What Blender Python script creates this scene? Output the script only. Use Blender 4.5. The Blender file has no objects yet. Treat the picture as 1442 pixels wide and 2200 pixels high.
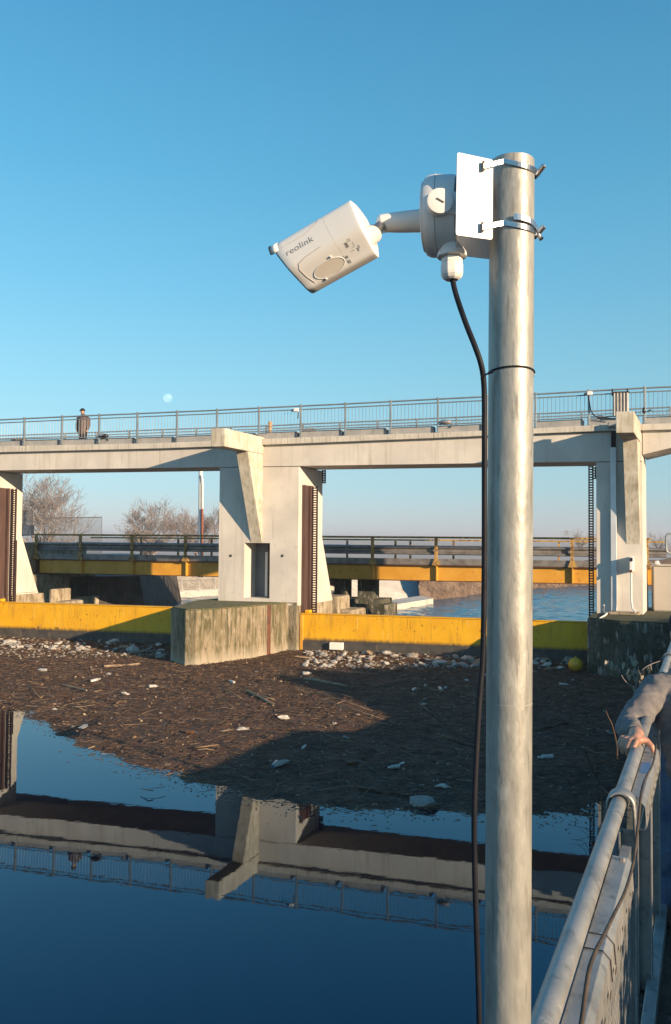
import bpy, bmesh, math, random
from mathutils import Vector, Matrix, noise
random.seed(7)
V = Vector
sc = bpy.context.scene
R = math.radians
# ------------------------------------------------------------------ camera
FPX = 1700.0                       # focal length in photograph pixels (1442 x 2200)
PITCH = math.atan(.034); ROLL = math.atan(.0078); CAMH = 3.9
fw = V((0, math.cos(PITCH), math.sin(PITCH)))
up0 = V((0, -math.sin(PITCH), math.cos(PITCH))); rt0 = V((1, 0, 0))
rt = rt0*math.cos(ROLL) + up0*math.sin(ROLL)
up = -rt0*math.sin(ROLL) + up0*math.cos(ROLL)
CAM = V((0, 0, CAMH))
cd = bpy.data.cameras.new('camera'); cam = bpy.data.objects.new('camera', cd); sc.collection.objects.link(cam)
cd.sensor_fit = 'VERTICAL'; cd.sensor_height = 36; cd.lens = 36*FPX/2200; cd.clip_start = .05; cd.clip_end = 20000
cam.matrix_world = Matrix(((rt.x, up.x, -fw.x, 0), (rt.y, up.y, -fw.y, 0), (rt.z, up.z, -fw.z, CAMH), (0, 0, 0, 1)))
sc.camera = cam
# ------------------------------------------------------------------ sky and sun
HAZE = .0006
SUN_EL = R(14.0); SUN_H = V((.749, -.663, 0)).normalized()
sun_dir = V((SUN_H.x*math.cos(SUN_EL), SUN_H.y*math.cos(SUN_EL), math.sin(SUN_EL)))
w = bpy.data.worlds.new('World'); sc.world = w; w.use_nodes = True
wn = w.node_tree; bg = wn.nodes['Background']
sky = wn.nodes.new('ShaderNodeTexSky'); sky.sky_type = 'NISHITA'; sky.sun_disc = False
sky.sun_elevation = SUN_EL; sky.sun_rotation = math.atan2(SUN_H.x, SUN_H.y)
sky.air_density = 1.0; sky.dust_density = .6; sky.ozone_density = 2.2
hs = wn.nodes.new('ShaderNodeHueSaturation'); hs.inputs['Saturation'].default_value = 1.0
wn.links.new(sky.outputs[0], hs.inputs['Color'])
# clear winter sky: the physical sky mixed with a measured zenith-to-horizon range (by direction, the same from anywhere)
wtc = wn.nodes.new('ShaderNodeTexCoord'); wsp = wn.nodes.new('ShaderNodeSeparateXYZ'); wn.links.new(wtc.outputs['Generated'], wsp.inputs[0])
wr = wn.nodes.new('ShaderNodeValToRGB'); wn.links.new(wsp.outputs['Z'], wr.inputs[0]); cr_ = wr.color_ramp
SKYC = [(0.0,(.46,.47,.53)),(.022,(.42,.50,.57)),(.06,(.34,.54,.63)),(.12,(.29,.55,.65)),(.19,(.22,.53,.67)),(.30,(.135,.45,.66)),(.42,(.08,.365,.585)),(.56,(.05,.275,.49)),(.75,(.015,.15,.36)),(1.0,(.01,.09,.25))]
cr_.elements[0].position = 0; cr_.elements[0].color = (*SKYC[0][1], 1); cr_.elements[1].position = 1; cr_.elements[1].color = (*SKYC[-1][1], 1)
for p_, c_ in SKYC[1:-1]: e_ = cr_.elements.new(p_); e_.color = (*c_, 1)
SKYK = 5.2
wv = wn.nodes.new('ShaderNodeVectorMath'); wv.operation = 'SCALE'; wv.inputs['Scale'].default_value = SKYK; wn.links.new(wr.outputs[0], wv.inputs[0])
wk = wn.nodes.new('ShaderNodeMath'); wk.operation = 'MULTIPLY_ADD'; wk.inputs[1].default_value = -.30*SKYK; wk.inputs[2].default_value = SKYK; wn.links.new(wsp.outputs['X'], wk.inputs[0]); wn.links.new(wk.outputs[0], wv.inputs['Scale'])   # paler opposite the sun
wm = wn.nodes.new('ShaderNodeMix'); wm.data_type = 'RGBA'; wm.inputs['Factor'].default_value = .85; wn.links.new(hs.outputs[0], wm.inputs['A']); wn.links.new(wv.outputs[0], wm.inputs['B'])
wn.links.new(wm.outputs['Result'], bg.inputs[0])
bg.inputs[1].default_value = .12
sd = bpy.data.lights.new('sun', 'SUN'); sd.energy = 4.6; sd.angle = R(.5); sd.color = (1, .745, .485)
so = bpy.data.objects.new('sun', sd); sc.collection.objects.link(so)
so.rotation_euler = sun_dir.to_track_quat('Z', 'Y').to_euler()
vs = sc.view_settings; vs.view_transform = 'Standard'; vs.look = 'None'; vs.gamma = 1; vs.exposure = 0.95
sc.cycles.max_bounces = 6; sc.cycles.transparent_max_bounces = 12

# ------------------------------------------------------------------ measuring helpers
def ray(x, y): return fw + rt*((x-721)/FPX) - up*((y-1100)/FPX)
def atz(x, y, z):                       # point at height z
    d = ray(x, y); return CAM + d*((z-CAMH)/d.z)
def aty(x, y, Y):                       # point at distance Y
    d = ray(x, y); return CAM + d*(Y/d.y)
T = V((1, -.242, 0)).normalized(); N = V((T.y, -T.x, 0)); O = V((0, 26.68, 0))   # barrage face: along, toward the camera
E = V((-.426, -.905, 0)).normalized(); E = E/E.dot(N)          # upstream along the piers (the deck crosses the channel slightly askew)
def W(s, o, z): return O + T*s + E*o + V((0, 0, z))
def onw(x, y, o=0):                     # (s, z) on the plane o metres in front of the barrage face
    d = ray(x, y); P0 = O + N*o; t = (P0-CAM).dot(N)/d.dot(N); P = CAM + d*t
    return ((P-O-E*o).dot(T), P.z)

# ------------------------------------------------------------------ mesh builder
class MB:
    def __init__(s): s.v = []; s.f = []
    def add(s, vs, fs):
        b = len(s.v); s.v += [tuple(p) for p in vs]; s.f += [tuple(b+i for i in f) for f in fs]; return s
    def hexa(s, p):                     # 8 points: bottom loop 0-3, top loop 4-7
        return s.add(p, [(3,2,1,0),(4,5,6,7),(0,1,5,4),(1,2,6,5),(2,3,7,6),(3,0,4,7)])
    def box(s, c, sx, sy, sz, ax=None):
        ax = ax or (V((1,0,0)), V((0,1,0)), V((0,0,1)))
        c = V(c); a, b, d = ax[0]*sx/2, ax[1]*sy/2, ax[2]*sz/2
        return s.hexa([c-a-b-d, c+a-b-d, c+a+b-d, c-a+b-d, c-a-b+d, c+a-b+d, c+a+b+d, c-a+b+d])
    def wbox(s, s0, s1, o0, o1, z0, z1):
        return s.hexa([W(s0,o1,z0), W(s1,o1,z0), W(s1,o0,z0), W(s0,o0,z0), W(s0,o1,z1), W(s1,o1,z1), W(s1,o0,z1), W(s0,o0,z1)])
    def prism(s, pts, vec):
        n = len(pts); pts = [V(p) for p in pts]; vec = V(vec)
        return s.add(pts + [p+vec for p in pts], [tuple(range(n))[::-1], tuple(range(n, 2*n))] + [(i, (i+1)%n, n+(i+1)%n, n+i) for i in range(n)])
    def slab(s, top, bot, o0, o1):      # ribbon of blocks between two (s,z) polylines
        for i in range(len(top)-1):
            a, b, c, d = bot[i], bot[i+1], top[i], top[i+1]
            s.hexa([W(a[0],o1,a[1]), W(b[0],o1,b[1]), W(b[0],o0,b[1]), W(a[0],o0,a[1]), W(c[0],o1,c[1]), W(d[0],o1,d[1]), W(d[0],o0,d[1]), W(c[0],o0,c[1])])
        return s
    def tube(s, pts, r, n=8, cap=True, ecc=1.0):
        pts = [V(p) for p in pts]; k = len(pts); rs = r if isinstance(r, (list, tuple)) else [r]*k
        b = len(s.v); ref = None
        for i, p in enumerate(pts):
            d = (pts[min(i+1, k-1)] - pts[max(i-1, 0)]); d = d.normalized() if d.length > 1e-9 else V((0,0,1))
            if ref is None: ref = V((0,0,1)) if abs(d.z) < .9 else V((1,0,0))
            u = d.cross(ref); u = u.normalized() if u.length > 1e-6 else d.orthogonal().normalized(); v = u.cross(d); ref = v
            for j in range(n):
                a = 2*math.pi*j/n; s.v.append(tuple(p + (u*math.cos(a) + v*math.sin(a)*ecc)*rs[i]))
        for i in range(k-1):
            for j in range(n):
                j2 = (j+1) % n; s.f.append((b+i*n+j, b+i*n+j2, b+(i+1)*n+j2, b+(i+1)*n+j))
        if cap: s.f.append(tuple(b+j for j in range(n))[::-1]); s.f.append(tuple(b+(k-1)*n+j for j in range(n)))
        return s
    def limb(s, pts, rs, n=12):         # tube with rounded ends
        pts = [V(p) for p in pts]; a = (pts[0]-pts[1]).normalized(); z = (pts[-1]-pts[-2]).normalized(); r0, r1 = rs[0], rs[-1]
        P = [pts[0]+a*r0*math.sin(t) for t in (R(88), R(60), R(30))] + pts + [pts[-1]+z*r1*math.sin(t) for t in (R(30), R(60), R(88))]
        Q = [r0*math.cos(t) for t in (R(88), R(60), R(30))] + list(rs) + [r1*math.cos(t) for t in (R(30), R(60), R(88))]
        return s.tube(P, Q, n)
    def ball(s, c, rx, ry=None, rz=None, n=12, m=8, ax=None, jit=0):
        ry = ry or rx; rz = rz or rx; ax = ax or (V((1,0,0)), V((0,1,0)), V((0,0,1))); c = V(c); b = len(s.v)
        for i in range(m+1):
            t = math.pi*i/m
            for j in range(n):
                a = 2*math.pi*j/n; k = 1 + (random.uniform(-jit, jit) if jit else 0)
                s.v.append(tuple(c + (ax[0]*rx*math.sin(t)*math.cos(a) + ax[1]*ry*math.sin(t)*math.sin(a) + ax[2]*rz*math.cos(t))*k))
        for i in range(m):
            for j in range(n):
                j2 = (j+1) % n; s.f.append((b+i*n+j, b+(i+1)*n+j, b+(i+1)*n+j2, b+i*n+j2))
        return s
    def build(s, name, mat, parent=None, smooth=False, bevel=0, seg=2, weld=False):
        me = bpy.data.meshes.new(name); off = parent_origin(parent)
        me.from_pydata([(p[0]-off.x, p[1]-off.y, p[2]-off.z) for p in s.v], [], s.f)
        bm = bmesh.new(); bm.from_mesh(me)
        if weld or smooth: bmesh.ops.remove_doubles(bm, verts=bm.verts, dist=1e-5)
        bmesh.ops.recalc_face_normals(bm, faces=bm.faces); bm.to_mesh(me); bm.free()
        me.materials.append(mat); ob = bpy.data.objects.new(name, me); sc.collection.objects.link(ob)
        if parent: ob.parent = parent
        if smooth:
            me.polygons.foreach_set('use_smooth', [True]*len(me.polygons))
            if smooth != 'all': me.set_sharp_from_angle(angle=R(40))
        if bevel:
            m = ob.modifiers.new('bevel', 'BEVEL'); m.width = bevel; m.segments = seg; m.limit_method = 'ANGLE'; m.angle_limit = R(35)
        me.update(); return ob
def parent_origin(p):
    o = V((0,0,0))
    while p: o += p.location; p = p.parent
    return o
def tag(o, label=None, cat=None, group=None, kind=None):
    if label: o['label'] = label
    if cat: o['category'] = cat
    if group: o['group'] = group
    if kind: o['kind'] = kind
    return o
def thing(name, loc, label, cat, group=None):
    o = bpy.data.objects.new(name, None); sc.collection.objects.link(o); o.location = V(loc); o.empty_display_size = .2
    return tag(o, label, cat, group)
def copy_tree(o, parent=None):
    c = o.copy(); sc.collection.objects.link(c); c.parent = parent
    for ch in list(o.children): copy_tree(ch, c)
    return c

# ------------------------------------------------------------------ materials
def mat(name, c1, c2=None, scale=4, rough=.7, metal=0, bump=0, bscale=30, stretch=(1,1,1), lo=.35, hi=.65, layers=(), spec=.5, detail=6, rvar=0, bdist=.01):
    m = bpy.data.materials.new(name); m.use_nodes = True; t = m.node_tree; L = t.links.new
    b = t.nodes['Principled BSDF']; b.inputs['Roughness'].default_value = rough; b.inputs['Metallic'].default_value = metal
    b.inputs['Specular IOR Level'].default_value = spec
    tc = t.nodes.new('ShaderNodeTexCoord')
    def ns(sc_, st, det=detail, dist=0):
        mp = t.nodes.new('ShaderNodeMapping'); mp.inputs['Scale'].default_value = st; L(tc.outputs['Object'], mp.inputs[0])
        n = t.nodes.new('ShaderNodeTexNoise'); n.inputs['Scale'].default_value = sc_; n.inputs['Detail'].default_value = det; n.inputs['Distortion'].default_value = dist
        L(mp.outputs[0], n.inputs['Vector']); return n
    def ramp(src, a, z_, ca, cb):
        r = t.nodes.new('ShaderNodeValToRGB'); r.color_ramp.elements[0].position = a; r.color_ramp.elements[1].position = z_
        r.color_ramp.elements[0].color = ca; r.color_ramp.elements[1].color = cb; L(src, r.inputs[0]); return r
    if c2 is None: b.inputs['Base Color'].default_value = (*c1, 1)
    else:
        r = ramp(ns(scale, stretch).outputs['Fac'], lo, hi, (*c1, 1), (*c2, 1)); cur = r.outputs[0]
        for (col, sc_, st, a, z_, amt) in layers:
            n = ns(sc_, st, 8, .3); k = ramp(n.outputs['Fac'], a, z_, (0,0,0,1), (amt,amt,amt,1))
            mx = t.nodes.new('ShaderNodeMix'); mx.data_type = 'RGBA'; L(k.outputs[0], mx.inputs['Factor']); L(cur, mx.inputs['A']); mx.inputs['B'].default_value = (*col, 1); cur = mx.outputs['Result']
        L(cur, b.inputs['Base Color'])
        if rvar:
            q = t.nodes.new('ShaderNodeMapRange'); q.inputs['To Min'].default_value = rough-rvar; q.inputs['To Max'].default_value = rough+rvar
            L(ns(scale*2, stretch).outputs['Fac'], q.inputs['Value']); L(q.outputs[0], b.inputs['Roughness'])
    if bump:
        n = ns(bscale, stretch, 8); bp = t.nodes.new('ShaderNodeBump'); bp.inputs['Strength'].default_value = bump; bp.inputs['Distance'].default_value = bdist
        L(n.outputs['Fac'], bp.inputs['Height']); L(bp.outputs[0], b.inputs['Normal'])
    return m
def zdirt(m, z0, z1, col, amt=.9, nscale=3, wob=.25):
    """dirt that stays on the surface up to a height (tide mark): object z"""
    t = m.node_tree; L = t.links.new; b = t.nodes['Principled BSDF']
    ge = t.nodes.new('ShaderNodeNewGeometry'); sp = t.nodes.new('ShaderNodeSeparateXYZ'); L(ge.outputs['Position'], sp.inputs[0])
    n = t.nodes.new('ShaderNodeTexNoise'); n.inputs['Scale'].default_value = nscale; n.inputs['Detail'].default_value = 8
    mp = t.nodes.new('ShaderNodeMapping'); mp.inputs['Scale'].default_value = (2.2, 2.2, .5); L(ge.outputs['Position'], mp.inputs[0]); L(mp.outputs[0], n.inputs['Vector'])
    a = t.nodes.new('ShaderNodeMath'); a.operation = 'MULTIPLY_ADD'; a.inputs[1].default_value = -wob*2; L(n.outputs['Fac'], a.inputs[0]); L(sp.outputs['Z'], a.inputs[2])
    a2 = t.nodes.new('ShaderNodeMath'); a2.operation = 'ADD'; a2.inputs[1].default_value = wob; L(a.outputs[0], a2.inputs[0])
    mr = t.nodes.new('ShaderNodeMapRange'); mr.inputs['From Min'].default_value = z0; mr.inputs['From Max'].default_value = z1; mr.inputs['To Min'].default_value = amt; mr.inputs['To Max'].default_value = 0
    L(a2.outputs[0], mr.inputs['Value'])
    mx = t.nodes.new('ShaderNodeMix'); mx.data_type = 'RGBA'; L(mr.outputs[0], mx.inputs['Factor'])
    src = b.inputs['Base Color']
    if src.is_linked: L(src.links[0].from_socket, mx.inputs['A'])
    else: mx.inputs['A'].default_value = src.default_value
    mx.inputs['B'].default_value = (*col, 1); L(mx.outputs['Result'], src); return m

cream = mat('painted_concrete', (.53,.49,.44), (.62,.58,.52), .9, .85, 0, .25, 60, layers=[((.30,.26,.20), 2.2, (3,3,.18), .55, .78, .5), ((.38,.34,.28), 9, (1,1,.6), .60, .70, .35), ((.22,.19,.15), 1.3, (7,7,.25), .66, .76, .45), ((.44,.42,.39), .7, (1,1,1), .45, .6, .5)])
ledgem = mat('weathered_ledge_concrete', (.46,.43,.37), (.58,.54,.47), 1.6, .9, 0, .4, 50, layers=[((.22,.19,.15), 5, (3,3,.22), .50, .70, .6)])
capm = mat('weathered_cap_concrete', (.42,.38,.30), (.58,.54,.46), 2.2, .9, 0, .5, 45, layers=[((.20,.16,.10), 5, (3,3,.3), .48, .72, .6), ((.14,.13,.08), 1.8, (1,1,1), .60, .75, .4)])
kerbm = mat('grey_kerb_concrete', (.26,.26,.26), (.34,.33,.32), 3, .9, 0, .4, 60, layers=[((.14,.13,.12), 7, (1,1,1), .6, .7, .6)])
blockm = mat('mossy_concrete', (.27,.22,.15), (.14,.12,.065), 1.4, .92, 0, .9, 22, stretch=(1.6,1.6,.4), lo=.38, hi=.62, bdist=.03,
             layers=[((.07,.065,.025), 3.2, (2.6,2.6,.35), .50, .62, .8), ((.03,.028,.018), 9, (2.4,2.4,.3), .60, .68, .8), ((.36,.31,.24), 5.0, (1.4,1.4,.5), .54, .70, .6), ((.045,.05,.02), 2.2, (5,5,.25), .54, .66, .7), ((.05,.05,.035), 14, (2,2,.5), .60, .68, .7)])
blockm = zdirt(blockm, .02, .45, (.42,.37,.29), .75)
darkblock = mat('shaded_mossy_concrete', (.07,.075,.055), (.13,.12,.095), 1.6, .95, 0, .9, 20, bdist=.03, stretch=(1.4,1.4,.5), layers=[((.03,.035,.02), 2, (1,1,.6), .45, .6, .8), ((.34,.31,.27), 3.4, (2.2,2.2,.6), .57, .63, .85), ((.03,.03,.02), 11, (1.5,1.5,.7), .5, .62, .7)])  # mossy concrete darkened: the right block's shade is put into the colour
mosstop = mat('moss', (.07,.085,.03), (.15,.13,.06), 5, .95, 0, .8, 60, layers=[((.26,.22,.16), 8, (1,1,1), .58, .66, .6)])
stainc = mat('stained_concrete', (.40,.34,.25), (.27,.22,.15), 2, .92, 0, .8, 25, bdist=.02, layers=[((.12,.08,.045), 4, (2,2,.6), .48, .64, .75)])
rawc = mat('pale_bank_concrete', (.46,.43,.37), (.56,.52,.46), 1.2, .92, 0, .6, 14, bdist=.02, layers=[((.26,.24,.2), 2.4, (2,2,.4), .55, .7, .6)])
yellow = mat('yellow_gate_paint', (.68,.345,.008), (.76,.415,.012), 1.2, .45, 0, .1, 30, layers=[((.36,.18,.02), 2.6, (2,2,.25), .56, .74, .55), ((.16,.08,.02), 11, (1,1,.8), .64, .72, .8), ((.80,.62,.25), 7, (2.5,2.5,.3), .62, .72, .35), ((.10,.06,.025), 6, (5,5,.22), .62, .70, .5)])
yellow = zdirt(yellow, .44, .56, (.045,.04,.035), .95, 4, .06)
yellow2 = mat('yellow_girder_paint', (.56,.27,.025), (.64,.34,.045), 1.6, .5, 0, .05, 40, layers=[((.22,.10,.03), 4, (1.4,1.4,1), .60, .72, .5)])
yellow3 = mat('yellow_rail_paint', (.50,.32,.08), (.34,.20,.07), 3, .55, 0, 0, layers=[((.12,.06,.035), 7, (1,1,1), .50, .6, .85)])
rust = mat('rusty_steel', (.15,.055,.028), (.09,.04,.028), 4, .75, .2, .3, 50, layers=[((.22,.10,.05), 9, (2,2,.4), .55, .68, .7)])
guidem = mat('brown_guide_steel', (.13,.075,.06), (.085,.05,.045), 3, .55, .4, .15, 40, stretch=(2,2,.3))
darkst = mat('dark_chain_steel', (.045,.03,.028), (.09,.05,.04), 6, .5, .6)
galvrail = mat('grey_galvanised_rail', (.22,.25,.26), (.30,.33,.34), 3, .5, .5, .05, 40)
galv = mat('galvanised_pole_zinc', (.265,.262,.243), (.365,.358,.325), 38, .46, .3, .12, 90, stretch=(1,1,.45), lo=.3, hi=.7, rvar=.1,
           layers=[((.19,.18,.16), 60, (1.3,1.3,.22), .58, .68, .7), ((.22,.21,.18), 150, (1,1,.25), .55, .66, .3), ((.55,.54,.5), 44, (1,1,.6), .62, .72, .35), ((.17,.165,.155), 75, (2,2,.22), .63, .68, .7)])
galv2 = mat('galvanised_fence_zinc', (.26,.265,.265), (.36,.36,.35), 9, .48, .55, .15, 70, rvar=.1, layers=[((.17,.17,.17), 22, (1,1,1), .56, .68, .7), ((.52,.50,.46), 45, (1,1,1), .66, .72, .7)])
steelband = mat('stainless_band', (.62,.62,.64), (.5,.5,.52), 40, .25, .95)
armour = mat('dull_grey_guardrail', (.20,.19,.185), (.30,.28,.27), 2.5, .55, .5, .05, 30, layers=[((.12,.09,.08), 4, (1,1,1), .5, .65, .5)])
whitep = mat('white_plastic', (.74,.72,.69), None, rough=.38)
whiteg = mat('grey_white_alloy', (.66,.65,.63), None, rough=.45)
plate = mat('white_coated_plate', (.80,.80,.80), None, rough=.3)
seam = mat('grey_seam_line', (.42,.38,.34), None, rough=.6)
ink = mat('grey_print', (.22,.22,.22), None, rough=.5)
inkd = mat('dark_print', (.10,.09,.08), None, rough=.5)
blackp = mat('black_plastic', (.018,.018,.022), None, rough=.35)
cablem = mat('black_cable_sheath', (.010,.011,.016), (.018,.018,.024), 30, .5, spec=.15)
metalj = mat('brushed_joint_metal', (.42,.38,.34), None, rough=.3, metal=.9)
brasst = mat('dark_slot', (.10,.085,.07), None, rough=.6)
soil = mat('dark_soil', (.035,.028,.022), (.075,.06,.045), 6, .95, 0, 1, 25, bdist=.03, layers=[((.16,.13,.10), 28, (1,1,1), .62, .68, .6)])
field = mat('winter_field', (.36,.33,.31), (.44,.40,.37), .05, .95)
bankm = mat('brown_bank_scrub', (.10,.065,.045), (.20,.14,.10), 1.2, .95, 0, 1, 5, bdist=.2, layers=[((.34,.28,.22), 6, (1,1,1), .62, .7, .7), ((.05,.035,.03), 3, (1,1,1), .5, .6, .6)])
barkm = mat('grey_brown_bark', (.18,.155,.148), (.27,.235,.22), 5, .9)
twigm = mat('dry_twig', (.17,.10,.055), (.30,.20,.12), 3, .85)
twigd = mat('dark_twig', (.060,.032,.019), (.13,.072,.044), 3, .85)
matm = mat('floating_debris', (.034,.017,.010), (.12,.058,.031), 1.3, .95, 0, 1, 30, bdist=.03, lo=.3, hi=.7, layers=[((.15,.10,.065), 26, (1,1,1), .58, .68, .7), ((.20,.17,.15), 7, (.6,2.6,1), .60, .64, .45), ((.018,.013,.011), 9, (1,1,1), .52, .62, .7), ((.28,.22,.16), 60, (1,1,1), .66, .70, .6)])
litw = mat('pale_litter', (.55,.52,.47), (.40,.36,.30), 9, .8, 0, .5, 30)
litg = mat('grey_litter', (.24,.22,.20), (.36,.33,.29), 7, .9, 0, .6, 30)
litt = mat('tan_driftwood', (.34,.25,.16), (.22,.15,.10), 8, .9, 0, .6, 30)
foam_and_sun = mat('white_foam_and_sun_strip', (.80,.77,.70), None, rough=.8)
denim = mat('blue_denim', (.06,.10,.19), (.12,.18,.28), 9, .9, 0, .4, 160, layers=[((.16,.21,.28), 5, (1,1,1), .55, .7, .6)])
wool = mat('grey_brown_wool', (.14,.13,.135), (.19,.175,.17), 40, .95, 0, .7, 300, bdist=.004)
skin = mat('skin', (.36,.18,.12), (.46,.25,.17), 18, .5, 0, .15, 220, bdist=.002)
jacket = mat('dark_brown_jacket', (.07,.045,.045), (.10,.07,.065), 6, .7)
dark = mat('near_black_cloth', (.014,.014,.018), None, rough=.9)
shoem = mat('brown_shoe', (.10,.055,.03), (.14,.08,.05), 10, .6)
ballm = mat('yellow_buoy_plastic', (.68,.36,.012), (.56,.28,.015), 6, .4, layers=[((.2,.14,.06), 12, (1,1,1), .6, .7, .5)])
cabm = mat('beige_cabinet_paint', (.42,.38,.33), (.45,.41,.36), 2, .5)
bluetag = mat('blue_sticker', (.05,.14,.30), None, rough=.4)
leafm = mat('dark_evergreen_leaf', (.02,.035,.012), (.05,.08,.025), 3, .6)
dryleaf = mat('dry_seed_pod', (.34,.31,.24), (.22,.19,.14), 8, .8)
meshm = mat('grey_mesh_wire', (.18,.17,.17), None, rough=.6, metal=.3)
orange = mat('dull_orange_paint', (.42,.27,.14), None, rough=.6)
pylonm = mat('far_steel', (.25,.24,.26), None, rough=.7)
lampglass = mat('lamp_lens_glass', (.35,.36,.38), None, rough=.15, metal=.6)
def water_mat(name, col, bumps):
    m = bpy.data.materials.new(name); m.use_nodes = True; t = m.node_tree; L = t.links.new
    b = t.nodes['Principled BSDF']; b.inputs['Base Color'].default_value = (*col, 1); b.inputs['Roughness'].default_value = .015; b.inputs['IOR'].default_value = 1.9; b.inputs['Specular Tint'].default_value = (.12,.46,.82,1)
    tc = t.nodes.new('ShaderNodeTexCoord'); prev = None
    for (scl, st, strength, dist) in bumps:
        mp = t.nodes.new('ShaderNodeMapping'); mp.inputs['Scale'].default_value = st; L(tc.outputs['Object'], mp.inputs[0])
        n = t.nodes.new('ShaderNodeTexNoise'); n.inputs['Scale'].default_value = scl; n.inputs['Detail'].default_value = 3; L(mp.outputs[0], n.inputs['Vector'])
        bp = t.nodes.new('ShaderNodeBump'); bp.inputs['Strength'].default_value = strength; bp.inputs['Distance'].default_value = dist; L(n.outputs['Fac'], bp.inputs['Height'])
        if prev: L(prev.outputs[0], bp.inputs['Normal'])
        prev = bp
    L(prev.outputs[0], b.inputs['Normal']); return m
pondm = water_mat('calm_water', (.0002,.003,.010), [(1.1, (1,1,1), .06, .012), (5, (1,1,1), .12, .002)])
riverm = water_mat('rippled_water', (.010,.085,.15), [(5, (1,1.5,1), .6, .03), (14, (1,1.4,1), .5, .01)])
riverm.node_tree.nodes['Principled BSDF'].inputs['Roughness'].default_value = .06; riverm.node_tree.nodes['Principled BSDF'].inputs['IOR'].default_value = 1.33; riverm.node_tree.nodes['Principled BSDF'].inputs['Specular IOR Level'].default_value = .5

# ================================================================== THE SETTING
def sheet(name, pts, m, z=None):
    b = MB(); b.add(pts, [tuple(range(len(pts)))]); o = b.build(name, m); o['kind'] = 'structure'; return o
sg = -.2                                           # gate plane offset
# pond in front of the gates, river behind
p = [W(-120,sg,0), W(60,sg,0), V((60,-60,0)), V((-120,-60,0))]
sheet('pond_water', p, pondm)
b = MB(); b.add([V((p.x,p.y,-.12)) for p in (W(-120,sg,0), W(60,sg,0), V((300,260,0)), V((-60,400,0)))], [(0,1,2,3)])
RX, RY = 230, 330; vs_ = []; fs_ = []
for j in range(RY):
    for i in range(RX):
        X = -14 + 50*i/(RX-1); y0_ = W(0,sg,0).y - .242*X; Y = y0_ + (78-y0_)*(j/(RY-1))**1.15
        q = V((X+Y*.15, Y*1.5, 0))
        vs_.append((X, Y, noise.noise(q*.55)*.05 + noise.noise(q*1.5+V((5,0,0)))*.045 + noise.noise(q*3.3+V((0,7,0)))*.022))
for j in range(RY-1):
    for i in range(RX-1): fs_.append((j*RX+i, j*RX+i+1, (j+1)*RX+i+1, (j+1)*RX+i))
b.add(vs_, fs_); ob = b.build('river_water', riverm, smooth='all'); ob['kind'] = 'structure'
# far land beyond the river bend
wl = [atz(x, y, 0) for x, y in [(905,1292),(980,1284),(1040,1276),(1140,1265),(1280,1257),(1442,1250),(1700,1240)]]
b = MB(); n = len(wl)
def out(p, d, z): q = V((p.x, p.y, 0)).normalized(); return V((p.x+q.x*d, p.y+q.y*d, z))
rows = [[V((p.x, p.y, -.3)) for p in wl], [out(p, 1.2, .8) for p in wl], [out(p, 3.5, 1.9) for p in wl], [out(p, 7, 2.1) for p in wl]]
vs_ = []; fs_ = []
nx = 60
for r_ in rows:
    for i in range(nx):
        t_ = i/(nx-1)*(n-1); k = min(int(t_), n-2); q = r_[k].lerp(r_[k+1], t_-k)
        if r_ is not rows[0]: q = q + V((0, 0, noise.noise(q*.35)*.35)) + V((noise.noise(q*.3+V((9,0,0)))*.5, noise.noise(q*.3)*.6, 0))
        vs_.append(q)
for a in range(3):
    for i in range(nx-1): fs_.append((a*nx+i, a*nx+i+1, (a+1)*nx+i+1, (a+1)*nx+i))
b.add(vs_, fs_); ob = b.build('river_bank', bankm, smooth='all'); ob['kind'] = 'structure'
far = [out(p, 6, 2.0) for p in wl]
sheet('far_ground', [V((-26, 58, 2.0))] + far + [V((700, 500, 2)), V((2500, 4000, 2)), V((-2500, 4000, 2)), V((-500, 58, 2.0))], field)
# left bank ground (land downstream, left of the river)
sheet('left_bank_ground', [V((-26,58,1.99)), V((-500,58,1.99)), V((-500,31,1.99)), V((-22.5,31,1.99))], field)

# right bank: walkway and retaining wall along the fence
F = V((.426, .905, 0)).normalized(); FR = V((F.y, -F.x, 0)); FA = V((.406, 1.545, 0))   # fence line
def FP(a, r, z): return FA + F*a + FR*r + V((0, 0, z))
prof = [(-12,1.92),(9.0,1.92),(10.6,1.9),(11.2,1.62),(13.0,1.58),(13.6,1.9),(22.6,1.9),(23.2,1.66)]  # unseen dip in the bank, shaped to let a tongue of sun through
b = MB(); vs_ = []; fs_ = []
offs = [(-.10,0),(.0,0),(.6,.0),(1.6,.02),(3.5,.06),(8,.2),(40,.25)]
na = 90
for i in range(na):
    a = -12 + i*(35.2/(na-1))
    for j in range(len(prof)-1):
        if prof[j][0] <= a <= prof[j+1][0]+1e-6: z = prof[j][1] + (prof[j+1][1]-prof[j][1])*(a-prof[j][0])/(prof[j+1][0]-prof[j][0])
    vs_.append(FP(a, -.10, -1.0))
    for (r_, dz) in offs: vs_.append(FP(a, r_, z+dz + (noise.noise(V((a*1.3, r_*1.3, 0)))*.04 if r_ > .1 else 0)))
m_ = len(offs)+1
for i in range(na-1):
    for j in range(m_-1): fs_.append((i*m_+j, i*m_+j+1, (i+1)*m_+j+1, (i+1)*m_+j))
b.add(vs_, fs_); ob = b.build('walkway_ground', soil); ob['kind'] = 'structure'

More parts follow.
